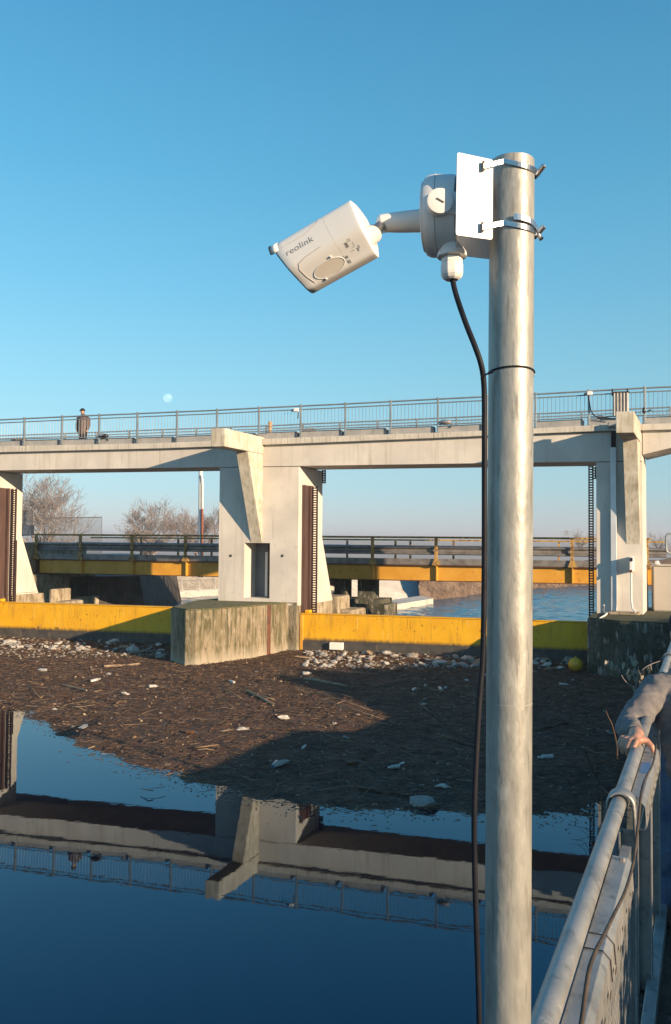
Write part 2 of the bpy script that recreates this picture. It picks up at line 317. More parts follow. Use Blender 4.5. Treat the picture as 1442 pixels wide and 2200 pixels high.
# ================================================================== THE BARRAGE
sx = lambda x, y=1000, o=0: onw(x, y, o)[0]
P1L, P1R = sx(472,1050), sx(642,1050)               # centre pier at the face
P2L, P2R = sx(1281,1050), sx(1381,1050)
P0L, P0R = -13.6, sx(-17,1050)                        # left pier's right edge
SP = [(-260,1022),(0,1014.5),(346,1010),(472,1004),(646,1000),(1032,989),(1281,981.5)]
zsoff = 6.38
bridge = thing('concrete_barrage', W(-1,0,0), 'long cream concrete barrage bridge on piers crossing behind the pond', 'bridge')
bl = lambda pts, o: [onw(x, y, o) for x, y in pts]
topL = bl([(-320,969),(0,958.7),(346,951.8),(645,939.5),(931,929.5),(1140,920.6),(1280,913),(1379,911),(1442,909),(1700,898)], .14)
botL = bl([(-320,984),(0,971.7),(346,963.4),(645,952.8),(931,941.2),(1140,932),(1280,926.5),(1379,924.5),(1442,923),(1700,913)], .14)
def zi(pl, s):
    for a, c in zip(pl, pl[1:]):
        if s <= c[0] or c is pl[-1]: return a[1] + (c[1]-a[1])*(s-a[0])/(c[0]-a[0])
# regularise so that top and bottom lists share s
S_ = [a[0] for a in topL]
botL = [(s, zi(botL, s)) for s in S_]
MB().slab(topL, botL, .14, -4.0).build('deck_ledge', ledgem, bridge, bevel=.015)
fas_top = [(s, z-.003) for s, z in botL if s < P2L+.5]; fas_top[-1] = (P2R-.02, zi(botL, P2R)-.003)
MB().slab(fas_top, [(s, zsoff) for s, z in fas_top], 0, -1.5).build('main_beam', cream, bridge, bevel=.012)
h0, h1 = onw(1380,977), onw(1442,962)
k_ = (h1[1]-h0[1])/(h1[0]-h0[0])
sb = [P2R, P2R+1.5, P2R+3.2, P2R+6, P2R+9]; hz = [h0[1], h0[1]+1.5*k_, min(7.0, h0[1]+3.2*k_*.9), 7.02, 7.02]
MB().slab([(s, zi(botL, s)-.003) for s in sb], list(zip(sb, hz)), 0, -1.75).build('haunched_beam', cream, bridge, bevel=.012)
# kerb blocks on the ledge, with gaps beside each post
POSTX = [-28,51,132,212,294,379,465,555,645,741,838,940,1045,1150,1265,1385,1512]
ps = [sx(x, 900, .1) for x in POSTX]
for a, c in zip(ps, ps[1:]):
    q0, q1 = a-.06, c-.20
    MB().slab([(q0, zi(topL, q0)+.24), (q1, zi(topL, q1)+.24)], [(q0, zi(topL, q0)+.003), (q1, zi(topL, q1)+.003)], -.02, -.35).build('kerb', kerbm, bridge, bevel=.01)

def pier(PL, PR, niche=None, cls=cream, zbase=1.62, name='pier', dp=1.45):
    root = MB()
    prof = [(0, zbase), (0, 6.36), (-dp, 6.36), (-dp, 3.95), (-dp-.9, zbase)]
    if niche is None:
        n_ = len(prof); root.prism([W(PL, o, z) for o, z in prof], T*(PR-PL))
    else:
        n0, n1, nz0, nz1, dep = niche
        pb = [(-dep, zbase), (-dep, 6.36), (-dp, 6.36), (-dp, 3.95), (-dp-.9, zbase)]
        root.prism([W(PL, o, z) for o, z in pb], T*(PR-PL))
        root.wbox(PL, n0, 0, -dep+.002, zbase, 6.36); root.wbox(n1, PR, 0, -dep+.002, zbase, 6.36)
        root.wbox(n0, n1, 0, -dep+.002, nz1, 6.36); root.wbox(n0, n1, 0, -dep+.002, zbase, nz0)
    return root.build(name, cls, bridge, weld=niche is None, bevel=.012 if niche is None else 0)
nz0 = onw(552,1285)[1]; nz1 = onw(552,1166.5)[1]
NI = (sx(524.5,1230), sx(579.5,1230), max(nz0,1.745), nz1, .75)
pier(P1L, P1R, NI, dp=1.8); pier(P2L, P2R); pier(P0L, P0R)
# fascia over piers down from beam: the beam itself covers it
# inside the niche: pale strip, dark back sheet and dark edge strip
b = MB().wbox(sx(566.5,1230,-.5), sx(571.5,1230,-.5), -.60, -.66, NI[2]+.03, NI[3]-.32); b.build('painted_sun_strip', foam_and_sun, bridge)  # pale colour stands in for a sunlit slit of concrete
MB().wbox(NI[0]+.01, NI[1]-.01, -.735, -.748, NI[2]+.003, NI[3]-.003).build('niche_back', mat('blue_grey_niche_back', (.10,.115,.13), (.14,.15,.165), 2, .6), bridge)  # dark blue-grey sheet covering the back wall of the niche
b = MB().wbox(NI[1]-.10, NI[1]-.01, -.06, -.14, NI[2], NI[3]-.03); b.build('niche_edge_strip', rust, bridge)  # narrow dark brown strip along the right edge of the niche
# scupper marks on the pier (small drain holes with rusty drip)
for x in (496, 607):
    s_, z_ = onw(x, 1194)
    b = MB().tube([W(s_, .02, z_), W(s_, -.05, z_)], .05, 12); b.build('drain_hole', brasst, bridge)
# caps and struts
CP = 2.40
def cap(xl, xr, yt, yb, xw, name_mat=capm):
    s0, z1 = onw(xl, yt, CP); s1 = onw(xr, yt, CP)[0]; z0 = onw((xl+xr)/2, yb, CP)[1]
    b = MB().wbox(s0, s1, CP, -.6, z0, z1); b.build('pier_cap', capm, bridge, bevel=.02)
    return s0, s1, z0, z1
c1 = cap(453.5, 483.5, 920.5, 959.5, 571)
c2 = cap(1323, 1362.5, 884.5, 930, 1380)
def strut(s0, s1, ztop, zbot, pt=.98):
    b = MB(); b.prism([W(s0+.02, pt+.02, ztop), W(s0+.02, -.02, ztop), W(s0+.02, -.02, zbot-.02), W(s0+.02, .0, zbot-.02)], T*(s1-s0-.05)); b.build('strut', capm, bridge, bevel=.008)
strut(c1[0]+.02, c1[1], c1[2]-.003, onw(555,1165)[1])
strut(c2[0]+.03, c2[1], c2[2]-.003, onw(1358,1168)[1], .95)

# pier base blocks
def block(name, pts, z1, m, top=mosstop):
    b = MB(); b.prism([V((p.x, p.y, -.6)) for p in pts], V((0,0,z1+.6))); bb = b.build(name, m, bridge, bevel=.03)
    c = sum(pts, V((0,0,0)))/len(pts); b = MB()
    b.prism([V((c.x+(p.x-c.x)*.985, c.y+(p.y-c.y)*.985, z1+.004)) for p in pts], V((0,0,.03))); b.build('moss_layer', top, bridge, bevel=.01); return bb
G = lambda x, y, z=.1: atz(x, y, z)
bz = 1.69
pts = [G(397,1424), G(420,1424), G(470,1419), G(525,1411), G(578,1403), G(584,1402.5), G(618,1397), W(P1R-.005, .02, 0), W(P1R-.005, -2.2, 0), W(P1L-.45, -2.2, 0), W(P1L-.75, .1, 0), G(366,1415)]
pts = [V((p.x, p.y, 0)) for p in pts][::-1]
block('pier_base', pts, bz, blockm)
a, c = G(574.5,1402.6,.1), G(586.5,1401,.1)
b = MB().hexa([V((a.x,a.y-.12,0)), V((c.x,c.y-.12,0)), V((c.x,c.y+.04,0)), V((a.x,a.y+.04,0)), V((a.x,a.y-.12,bz)), V((c.x,c.y-.12,bz)), V((c.x,c.y+.04,bz)), V((a.x,a.y+.04,bz))]); b.build('steel_edge_strip', rust, bridge)
# raw lower part of the right jamb and rear foot of the piers
for (L_, R_) in ((P1L, P1R), (P0L, P0R)):
    MB().prism([W(L_+.03, -.6, -.5), W(L_+.03, -.6, 1.618), W(L_+.03, -2.6, 1.618), W(L_+.03, -2.9, -.5)], T*(R_-L_+.0)).build('pier_foot', stainc, bridge, bevel=.03)
    MB().wbox(L_+.2, R_+.12, -2.95, -4.0, -.5, 1.75).build('footbridge_bearing', stainc, bridge, bevel=.06)
    MB().wbox(L_+.1, R_+.6, -3.1, -4.4, -.5, 1.25).build('stepped_footing', stainc, bridge, bevel=.08)
MB().wbox(P2L+.02, P2R, -.6, -3.0, -.5, 1.615).build('pier_foot', darkblock, bridge, bevel=.03)
pts = [G(1262,1440), G(1275,1443), G(1330,1452), G(1400,1458), G(1470,1460), G(1600,1462), W(P2R+6, -.5, 0), W(P2R+6, -3, 0), W(P2L-.10, -3, 0), W(P2L-.15, -.1, 0)]
pts = [V((p.x, p.y, 0)) for p in pts][::-1]
block('pier_base', pts, 1.62, darkblock, mat('shaded_moss', (.035,.045,.02), (.07,.07,.035), 6, .95, 0, .8, 60))  # top in a darker copy of the moss, shade included in its colour
MB().wbox(sx(1310,1300), sx(1376,1300), .03, .45, 1.66, 1.74).build('plinth', stainc, bridge, bevel=.02)
pts0 = [W(P0R-.005,.05,0), W(P0R-.005,-2.2,0), W(P0L,-2.2,0), W(P0L,2.5,0), W(P0R-1.6,2.6,0)]
block('pier_base', pts0, bz, blockm)

# steel gate guides
def guide(s0, sign, nm='gate_guide'):
    g = thing(nm, W(s0, -.5, 1.3), '', 'guide')
    for (o0, o1, dd) in ((-.24,-.32,.10),(-.36,-.60,.05),(-.64,-.72,.12)):
        MB().wbox(s0, s0+sign*dd, o0, o1, 1.22, 5.75).build('guide_rail', guidem, g)
    return g
tag(guide(P1R+.003, 1), 'tall brown steel gate guide on right side of centre pier', 'gate guide')
tag(guide(P0R+.003, 1), 'tall brown steel gate guide at the left edge of the photo', 'gate guide')
def chain(s0, o, z0, z1, wd, label, sr=True, pitch=.085):
    g = thing('lifting_chain', W(s0, o, z0), label, 'chain', 'gate lifting chains')
    if z1-z0 < 1:
        b = MB(); z = z0
        for q in (0, wd): b.wbox(s0+q-.018, s0+q+.018, o-.03, o+.03, z0, z1)
        while z < z1-.02: b.wbox(s0+.017, s0+wd-.017, o-.022, o+.022, z, z+.042); z += pitch
        b.build('links', darkst, g); return g
    for q in (0, wd): MB().wbox(s0+q-.018, s0+q+.018, o-.03, o+.03, z0, z1).build('side_plate', darkst, g)
    b = MB(); z = z0+.02
    while z < z1-.02:
        b.wbox(s0+.019, s0+wd-.019, o-.022, o+.022, z, z+.042); z += pitch
    b.build('link_pins', darkst, g); return g
s_ = sx(674.5,1150,-1.2); s2 = sx(682.5,1150,-1.2)
chain(P1R+.09, -.86, 1.3, 5.75, .16, 'long reddish lifting chain hanging beside centre pier in the right bay')
chain(sx(693.5,1020,-1.4), -1.4, 5.88, 6.36, .09, 'short loose end of chain under the beam next to centre pier')
chain(sx(1266,1150,-1.2), -1.2, 1.1, 6.36, .125, 'long dark lifting chain hanging left of the right pier')
chain(sx(1273.5,1010,-1.5), -1.5, 5.95, 6.36, .09, 'short loose end of chain under the beam beside the right pier')
chain(P0R+.09, -.86, 1.3, 5.75, .16, 'long chain hanging in the left bay at photo edge')
# perforated rack bar on the left pier
b = MB().wbox(P0R+.02, P0R+.06, -1.05, -1.17, 1.25, 3.75); tag(b.build('rack_bar', darkst), 'narrow dark toothed steel bar standing against the left pier', 'steel bar')

# sluice gates
def gate(sa, sb_, ztop, label, off=0):
    g = thing('sluice_gate', W((sa+sb_)/2, sg, 0), label, 'gate', 'yellow sluice gates between the piers')
    b = MB().wbox(sa, sb_, sg, sg-.16, .10, ztop); b.build('gate_leaf', yellow, g, bevel=.012)
    b = MB().wbox(sa, sb_, sg+.03, sg-.22, ztop+.003, ztop+.035); b.build('top_flange', yellow, g, bevel=.006)
    b = MB().wbox(sa, sa+.10, sg+.07, sg+.003, .12, ztop-.01); b.build('end_bracket', yellow2, g, bevel=.006)
    b = MB().wbox(sa+.12, sa+.30, sg-.02, sg-.2, ztop+.04, ztop+.14); b.build('lifting_lug', yellow, g, bevel=.02)
    b = MB().wbox(sa, sb_, sg+.06, sg+.004, .02, .44); b.build('rubber_seal_plate', mat('wet_dark_seal', (.045,.042,.04), (.08,.07,.06), 3, .6, 0, .3, 30, layers=[((.15,.12,.09), 6, (1,1,.5), .6, .7, .6)]), g, bevel=.006)
    return g
gate(P0R+.02, P1L-.02, 1.40, 'yellow sluice gate left of the mossy centre pier block')
gate(P1R+.02, P2L-.02, 1.325, 'yellow sluice gate right of the centre pier, behind the grey pole')

# railings on the deck
def zr(pxs, o): return [onw(x, y, o) for x, y in pxs]
RT = zr([(-320,913),(0,900.4),(132,894),(212,890.4),(295,887),(380,883.2),(466,879.6),(556,874.8),(647,870.5),(741,866),(838.5,860.9),(940,855.5),(1152,845),(1266,838.4),(1384,831.5),(1442,829),(1700,815)], .06)
rail = thing('bridge_railing', W(0,.06,7.3), 'grey metal railing along the near edge of the barrage deck', 'railing')
s0_, s1_ = ps[0], ps[-1]
def railtube(dz, r, parent, o, name, mat_=galvrail, pl=RT, xs=None):
    P_ = [W(s, o, z+dz) for s, z in pl if True]
    return MB().tube(P_, r, 8).build(name, mat_, parent, smooth=True)
railtube(-.03, .027, rail, .06, 'top_rail'); railtube(-.15, .02, rail, .06, 'second_rail')
def bottomline(s): return zi(topL, s)+.27
MB().tube([W(s, .06, bottomline(s)) for s, z in RT], .02, 8).build('bottom_rail', galvrail, rail, smooth=True)
for s in ps:
    zt = zi(RT, s); zb = zi(topL, s)
    b = MB().box(W(s, .06, (zt+zb)/2+.01), .065, .07, zt-zb+.03, (T, N, V((0,0,1)))); b.box(W(s, .06, zb+.012), .14, .13, .02, (T, N, V((0,0,1))))
    b.build('post', galvrail, rail, bevel=.006)
for a, c in zip(ps, ps[1:]):
    b = MB(); nb = 13
    for i in range(1, nb):
        s = a + (c-a)*i/nb; b.tube([W(s, .06, bottomline(s)), W(s, .06, zi(RT, s)-.15)], .0075, 4, False)
    b.build('baluster_panel', galvrail, rail)
frail = thing('bridge_railing', W(0,-3.9,7.3), 'lower looking far railing on the back edge of the barrage deck', 'railing')
for dz, r_, nm in ((-.03,.027,'top_rail'), (-.15,.02,'second_rail')): railtube(dz, r_, frail, -3.9, nm)
MB().tube([W(s, -3.9, bottomline(s)) for s, z in RT], .02, 6).build('bottom_rail', galvrail, frail)
q = -13.6
while q < 13.5:
    zt = zi(RT, q); zb = zi(topL, q); MB().box(W(q, -3.9, (zt+zb)/2), .07, .07, zt-zb, (T, N, V((0,0,1)))).build('post', galvrail, frail)
    b = MB()
    for i in range(1, 13):
        s = q+1.5*i/13; b.tube([W(s, -3.9, bottomline(s)), W(s, -3.9, zi(RT, s)-.15)], .0075, 4, False)
    b.build('baluster_panel', galvrail, frail); q += 1.5
q0, q1 = topL[0][0], topL[-1][0]
MB().slab([(s, z+.20) for s, z in topL], [(s, z+.003) for s, z in topL], -3.55, -3.75).build('kerb', kerbm, bridge, bevel=.01)

# ================================================================== THINGS ON THE DECK
def floodlight(x, y, o, label):
    s, z = onw(x, y, o); g = thing('floodlight', W(s, o, z-.12), label, 'floodlight', 'floodlights on the deck edge')
    b = MB().ball(W(s, o, z), .21, .13, .085, 20, 10, (T, N, V((0,0,1)))); b.build('lamp_head', blackp if x < 500 else armour, g, smooth=True)
    b = MB().ball(W(s-.02, o+.02, z+.012), .17, .115, .082, 20, 10, (T, N, V((0,0,1)))); b.build('lens', lampglass, g, smooth=True)
    b = MB().tube([W(s+.14, o, z-.03), W(s+.2, o-.02, z-.10), W(s+.16, o-.06, z-.16), W(s+.02, o-.08, z-.19)], .018, 6); b.build('bracket', armour, g, smooth=True)
floodlight(222, 936.5, .05, 'black oval floodlight on the deck edge below the walking man')
floodlight(957, 907.5, .05, 'grey oval floodlight on the deck edge just left of the pole')
def deckcam(x, y, label, cablepts, hang=None):
    s, z = onw(x, y, .16); g = thing('bridge_camera', W(s, .16, z), label, 'camera', 'white cameras on the deck railing')
    b = MB().box(W(s, .18, z), .17, .11, .12, (T, N, V((0,0,1)))); b.build('housing', whitep, g, bevel=.02)
    b = MB().tube([W(s-.09, .18, z), W(s-.15, .2, z-.03)], .04, 10); b.build('lens', blackp, g, smooth=True)
    b = MB().tube([W(*onw(a, c, .12)[:1], .12, onw(a, c, .12)[1]) for a, c in cablepts], .017, 6); b.build('cable', cablem, g, smooth=True)
deckcam(637, 881, 'small white camera clamped high on the railing right of the centre pier', [(641,884),(641,892),(640,899)])
deckcam(1267, 845.5, 'small white camera with drooping black cable left of the ribbed panel', [(1265,850),(1267,868),(1270,884),(1277,893),(1287,897),(1300,897),(1312,899),(1321,900)])
# bollard-like valve, boxes
def at_deck(x, y, o): s, z = onw(x, y, o); return s, z
s, z = at_deck(580.5, 916, -1.5); b = MB().tube([W(s,-1.5,7.3), W(s,-1.5,z+.1)], .07, 10); b.ball(W(s,-1.5,z+.12), .085, .085, .07); b.ball(W(s,-1.5,z), .10, .10, .05); tag(b.build('hydrant', orange, smooth=True), 'small tan hydrant post seen through the deck railing', 'hydrant')
s, z = at_deck(665, 925, -.55); b = MB().prism([W(s-.3,-.5,z-.1), W(s+.3,-.5,z-.1), W(s+.16,-.5,z+.08), W(s-.12,-.5,z+.08)], N*-.4); tag(b.build('junction_box', kerbm, bevel=.01), 'low grey wedge shaped box on the deck right of the hydrant', 'box')
s, z = at_deck(20, 945, .0); b = MB()
for i in range(6): b.box(W(s-.25+i*.1, -.46, z+.03), .04, .25, .14, (T, N, V((0,0,1))))
b.box(W(s, -.46, z-.06), .65, .25, .06, (T, N, V((0,0,1)))); tag(b.build('slatted_crate', stainc, bevel=.005), 'tan slatted grate lying on the kerb at photo left edge', 'grate')
s, z = at_deck(1289, 896, -.2); b = MB().box(W(s, -.25, z-.01), .18, .2, .12, (T, N, V((0,0,1)))).box(W(s, -.25, z-.08), .26, .24, .03, (T, N, V((0,0,1)))); tag(b.build('junction_box', kerbm, bevel=.01), 'small grey box on the kerb under the drooping camera cable', 'box')
# ribbed panel hung on the rail behind cap 2
g = thing('ribbed_panel', W(sx(1333,880),.14,7.9), 'grey ribbed metal panel hung on the railing above the right pier', 'panel')
s0, z1 = onw(1316, 845, .14); s1, z0 = onw(1351, 893, .14)
b = MB(); nn = 5
for i in range(nn):
    a = s0+(s1-s0)*i/nn; d_ = (s1-s0)/nn; b.hexa([W(a,.14,z0), W(a+d_*.62,.20,z0), W(a+d_*.62,.17,z0), W(a,.11,z0), W(a,.14,z1), W(a+d_*.62,.20,z1), W(a+d_*.62,.17,z1), W(a,.11,z1)])
    b.hexa([W(a+d_*.63,.20,z0), W(a+d_,.14,z0), W(a+d_,.11,z0), W(a+d_*.63,.17,z0), W(a+d_*.63,.20,z1), W(a+d_,.14,z1), W(a+d_,.11,z1), W(a+d_*.63,.17,z1)])
b.build('ribbed_sheet', mat('ribbed_sheet_metal', (.40,.37,.34), (.5,.47,.43), 4, .5, .3), g)
for x in (1315.5, 1348): s, z = onw(x, 843, .14); MB().box(W(s, .15, z+.0), .04, .04, .22, (T, N, V((0,0,1)))).build('hanger', blackp, g)
MB().box(W((s0+s1)/2, .15, z1+.02), s1-s0+.04, .06, .05, (T, N, V((0,0,1)))).build('top_frame', darkst, g)
s, z = onw(1334.5, 880, 1.2); b = MB().box(W(s, 1.2, c2[3]+.075), .24, .2, .145, (T, N, V((0,0,1)))); tag(b.build('small_white_box', mat('off_white_paint', (.6,.52,.46)), bevel=.01), 'small cream box sitting on top of the right pier cap', 'box')
s, z = onw(1387.5, 882, .12); g = thing('railing_lamp', W(s,.1,z), 'small dark lamp clipped on the railing post right of the right pier', 'lamp')
MB().ball(W(s-.05,.16,z), .05, .05, .1).build('lamp_head', blackp, g, smooth=True); MB().tube([W(s+.04,.14,z-.05), W(s+.1,.14,z), W(s+.17,.14,z+.01)], .02, 6).build('arm', blackp, g)
s, z = onw(1314.5, 911, .35); b = MB().box(W(s, .25, z), .24, .22, .16, (T, N, V((0,0,1)))); tag(b.build('cable_box', kerbm, bevel=.01), 'grey box on the ledge touching the left side of the right pier cap', 'box')
# galvanised cable duct on the right pier
s0, z1 = onw(1311.5, 961, .14); s1 = onw(1324, 961, .14)[0]; z0 = 1.75
g = thing('cable_duct', W(s0,.14,z0), 'tall pale galvanised cable duct fixed to the right pier', 'duct')
MB().wbox(s0, s1, .16, .003, z0, z1).build('duct_cover', mat('pale_zinc', (.52,.55,.58), (.6,.62,.64), 3, .45, .4), g, bevel=.008)
MB().wbox(s0+.02, s1-.02, .12, .003, z1+.003, z1+.5).build('cable_bundle', cablem, g)
# wall camera box on right pier
s, z = onw(1356.5, 1203, .45)
g = thing('wall_camera_box', W(s,.03,1.7), 'narrow white box with black camera on a conduit at the right pier foot', 'camera')
MB().wbox(s-.05, s+.05, .47, .03, z-.36, z+.10).build('box', whitep, g, bevel=.01)
MB().wbox(s-.045, s+.045, .50, .473, z-.04, z+.07).build('camera_lens', blackp, g, bevel=.005)
MB().wbox(s-.06, s+.03, .52, .473, z-.38, z-.30).build('socket', rust, g, bevel=.005)
MB().tube([W(s-.01,.4,z-.36), W(s-.01,.4,2.1), W(s+.03,.43,1.85), W(s+.12,.5,1.76)], .03, 8).build('conduit', whitep, g, smooth=True)
# loose pipe on block
b = MB().tube([atz(1298,1300,2.0), atz(1296,1312,1.75), atz(1303,1318,1.68)] , .022, 6); tag(b.build('bent_pipe', whitep, smooth=True), 'short bent white pipe end standing at the duct foot', 'pipe')
b = MB().tube([atz(1312,1304,1.80), atz(1308,1314,1.7), atz(1300,1322,1.68), atz(1289,1328,1.66)], [.035,.035,.03,.02], 6); tag(b.build('cable_sleeve', whitep, smooth=True), 'pale cable sleeve lying over the mossy right pier block', 'sleeve')
# cabinet
Yc = 25.6; a = aty(1405,1214,Yc); c = aty(1405,1312,Yc)
g = thing('control_cabinet', V((a.x+.65, Yc+.3, c.z)), 'beige metal control cabinet right of the right pier at photo edge', 'cabinet')
tt = T; nn_ = N
ctr = V((a.x,a.y,0))+tt*.65-nn_*.25
MB().box(ctr+V((0,0,(a.z+c.z)/2-.02)), 1.3, .5, a.z-c.z-.06, (tt, nn_, V((0,0,1)))).build('body', cabm, g, bevel=.01)
MB().box(ctr+V((0,0,a.z-.0)), 1.38, .58, .05, (tt, nn_, V((0,0,1)))).build('roof', cabm, g, bevel=.01)
MB().box(ctr+V((0,0,c.z-.04))-V((0,0,.0)), 1.26, .46, .12, (tt, nn_, V((0,0,1)))).build('plinth', kerbm, g)
p = aty(1412,1207,Yc-.1); b = MB().tube([V((p.x,p.y,a.z+.026)), V((p.x,p.y,a.z+.06)), V((p.x,p.y,a.z+.14))], [.12,.07,.05], 10); b.build('vent_cap', whitep, g, smooth=True)
P_ = [aty(x, y, 26.8) for x, y in [(1470,1189),(1438,1189),(1432,1184),(1431,1170),(1431,1152),(1434,1147),(1442,1146),(1470,1146)]]
tag(MB().tube(P_, .03, 8).build('tube_barrier', galvrail, smooth=True), 'rounded grey tube barrier behind the beige cabinet', 'barrier')

# ================================================================== YELLOW FOOTBRIDGE BEHIND
OB = -6.6
zt = 2.86; zb = 2.20; zrail = 3.98
fb = thing('yellow_footbridge', W(0,OB,zb), 'yellow steel service bridge with dull guardrails seen through the barrage openings', 'bridge')
e0, e1 = sx(78,1210,OB), sx(1400,1210,OB)
MB().wbox(e0, e1, OB-.02, OB-.06, zb+.03, zt-.03).build('girder_web', yellow2, fb)
MB().wbox(e0, e1, OB+.12, OB-.18, zt-.03+.002, zt).build('top_flange', rust, fb); MB().wbox(e0, e1, OB+.12, OB-.18, zb, zb+.028).build('bottom_flange', rust, fb)
MB().wbox(e0, e1, OB-3.0, OB-3.05, zb, zt).build('far_girder', yellow2, fb)
MB().wbox(e0+.01, e1-.01, OB+.10, OB-3.2, zt+.004, zt+.10).build('deck', kerbm, fb)
MB().wbox(e0, e1, OB+.14, OB+.105, zt+.01, zt+.26).build('toe_board', armour, fb, bevel=.005)
px = [84,178.5,289,403.5,520,640,690,804,940,1085,1231,1391]
for x in px:
    s = sx(x,1200,OB); 
    MB().wbox(s-.02, s+.02, OB+.12, OB-.02+.001, zb+.03, zt-.03).build('web_stiffener', yellow2 if x not in (84,690) else rust, fb)
    b = MB().wbox(s-.055, s+.055, OB+.22, OB+.145, zt-.02, zrail-.03); b.prism([W(s-.17,OB+.15,zt-.0), W(s+.17,OB+.15,zt-.0), W(s+.055,OB+.15,zt+.3), W(s-.055,OB+.15,zt+.3)], N*.08); b.build('post', yellow3, fb)
MB().wbox(e0, e1, OB+.24, OB+.13, zrail-.03, zrail+.05).build('top_rail', yellow3, fb, bevel=.01)
def wbeam(s0, s1, o, z0, z1, parent):
    h = z1-z0; prof = [(0,0),(.08,.08),(.08,.22),(.0,.40),(0,.60),(.08,.78),(.08,.92),(0,1)]
    b = MB(); n_ = len(prof)
    vs2 = [W(s0, o+d, z0+h*t_) for d, t_ in prof] + [W(s1, o+d, z0+h*t_) for d, t_ in prof]; b.add(vs2, [(i, i+1, n_+i+1, n_+i) for i in range(n_-1)])
    ob = b.build('guardrail_beam', armour, parent); md = ob.modifiers.new('thick', 'SOLIDIFY'); md.thickness = .008; return ob
wbeam(e0, e1+.55, OB+.04, zt+.42, zt+.78, fb)
wbeam(e0-.3, e1+.2, OB-2.9, zt+.42, zt+.78, fb)
MB().wbox(e0+.5, e1+.35, OB-2.85, OB-2.95, zrail-.14, zrail-.07).build('far_rail', yellow3, fb)
for x in (300,380,452,744,848,880,973,1090,1200,1350):
    s = sx(x,1175,OB-2.9); MB().wbox(s-.035, s+.035, OB-2.97, OB-3.05, zt-.2, zrail-.15).build('far_post', yellow3, fb)
# supports of the footbridge mid-river (dark stepped pier behind the centre pier)
st = thing('footbridge_pier', W(sx(770,1300,-7),-7.4,0), 'dark stepped concrete support under the yellow footbridge right of the centre pier', 'pier')
def stp(x0, x1, yt, o0, o1, nm, z0=-.4):
    s0, z1 = onw(x0, yt, o0); s1 = onw(x1, yt, o0)[0]; MB().wbox(s0, s1, o0, o1, z0, z1).build(nm, darkblock, st, bevel=.02)
stp(718,744,1244,-7.5,-8.1,'column',1.3); stp(768,804,1244,-7.5,-8.1,'column',1.3)
stp(714,820,1285,-7.2,-8.4,'pile_cap'); stp(748,830,1297,-6.9,-8.2,'footing',-.5)
# abutment at left end
ab = thing('left_abutment', W(e0-.6,OB,0), 'stained concrete abutment wall carrying the left end of the yellow footbridge', 'abutment')
s1 = sx(108,1250,-6.4)
MB().wbox(e0-3, e0+.02, -5.9, -9.8, -.5, zt-.0+.75).build('abutment_wall', stainc, ab, bevel=.04)
MB().wbox(e0-3, e0+.55, -5.8, -9.8, -.5, 2.17).build('bearing_shelf', stainc, ab, bevel=.05)
MB().wbox(e0-3, e0+1.35, -5.7, -9.8, -.5, 1.05).build('footing', stainc, ab, bevel=.1)
# ================================================================== LEFT BANK WALL DOWNSTREAM + FENCE PANELS
Yf = lambda x: 50.0+(x-316)*.028
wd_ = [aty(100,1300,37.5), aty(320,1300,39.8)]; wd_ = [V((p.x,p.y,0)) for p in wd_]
wa = [aty(270,1300,Yf(270)), aty(316,1300,Yf(316)), aty(400,1300,Yf(400)), aty(480,1300,Yf(480)), aty(640,1300,58), aty(790,1300,64)]
wa = [V((p.x,p.y,0)) for p in wa]
bw = thing('bank_wall', wa[1], 'stained concrete bank wall below the white fence panels downstream', 'wall')
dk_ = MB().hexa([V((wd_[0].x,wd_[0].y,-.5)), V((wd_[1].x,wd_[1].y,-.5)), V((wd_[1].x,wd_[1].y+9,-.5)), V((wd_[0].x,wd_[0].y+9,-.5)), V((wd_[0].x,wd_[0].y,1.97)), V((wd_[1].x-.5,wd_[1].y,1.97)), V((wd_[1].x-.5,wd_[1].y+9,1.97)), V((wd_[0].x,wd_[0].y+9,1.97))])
dk_.build('dark_wall', mat('dark_concrete', (.035,.028,.024), (.07,.058,.05), 1.5, .8, 0, .5, 12, layers=[((.16,.15,.13), 3, (3,3,.2), .62, .70, .6)]), bw)  # separate wall block in a darker concrete with paler streaks
b = MB()
for a, c in zip(wa, wa[1:]):
    b.hexa([V((a.x,a.y-1.1,-.5)), V((c.x,c.y-1.1,-.5)), V((c.x,c.y+1,-.5)), V((a.x,a.y+1,-.5)), V((a.x,a.y,.36)), V((c.x,c.y,.36)), V((c.x,c.y+1,.36)), V((a.x,a.y+1,.36))])
b.build('sloped_wall', rawc, bw, weld=True)
b = MB()
for a, c in zip(wa, wa[1:]):
    b.hexa([V((a.x-.5,a.y+1.02,.3)), V((c.x-.5,c.y+1.02,.3)), V((c.x,c.y+5,.3)), V((a.x,a.y+5,.3)), V((a.x-.5,a.y+3.4,1.99)), V((c.x-.5,c.y+3.4,1.99)), V((c.x,c.y+5,1.99)), V((a.x,a.y+5,1.99))])
b.build('upper_slope', stainc, bw, weld=True)
palef = mat('pale_fence_paint', (.5,.5,.5), rough=.6)
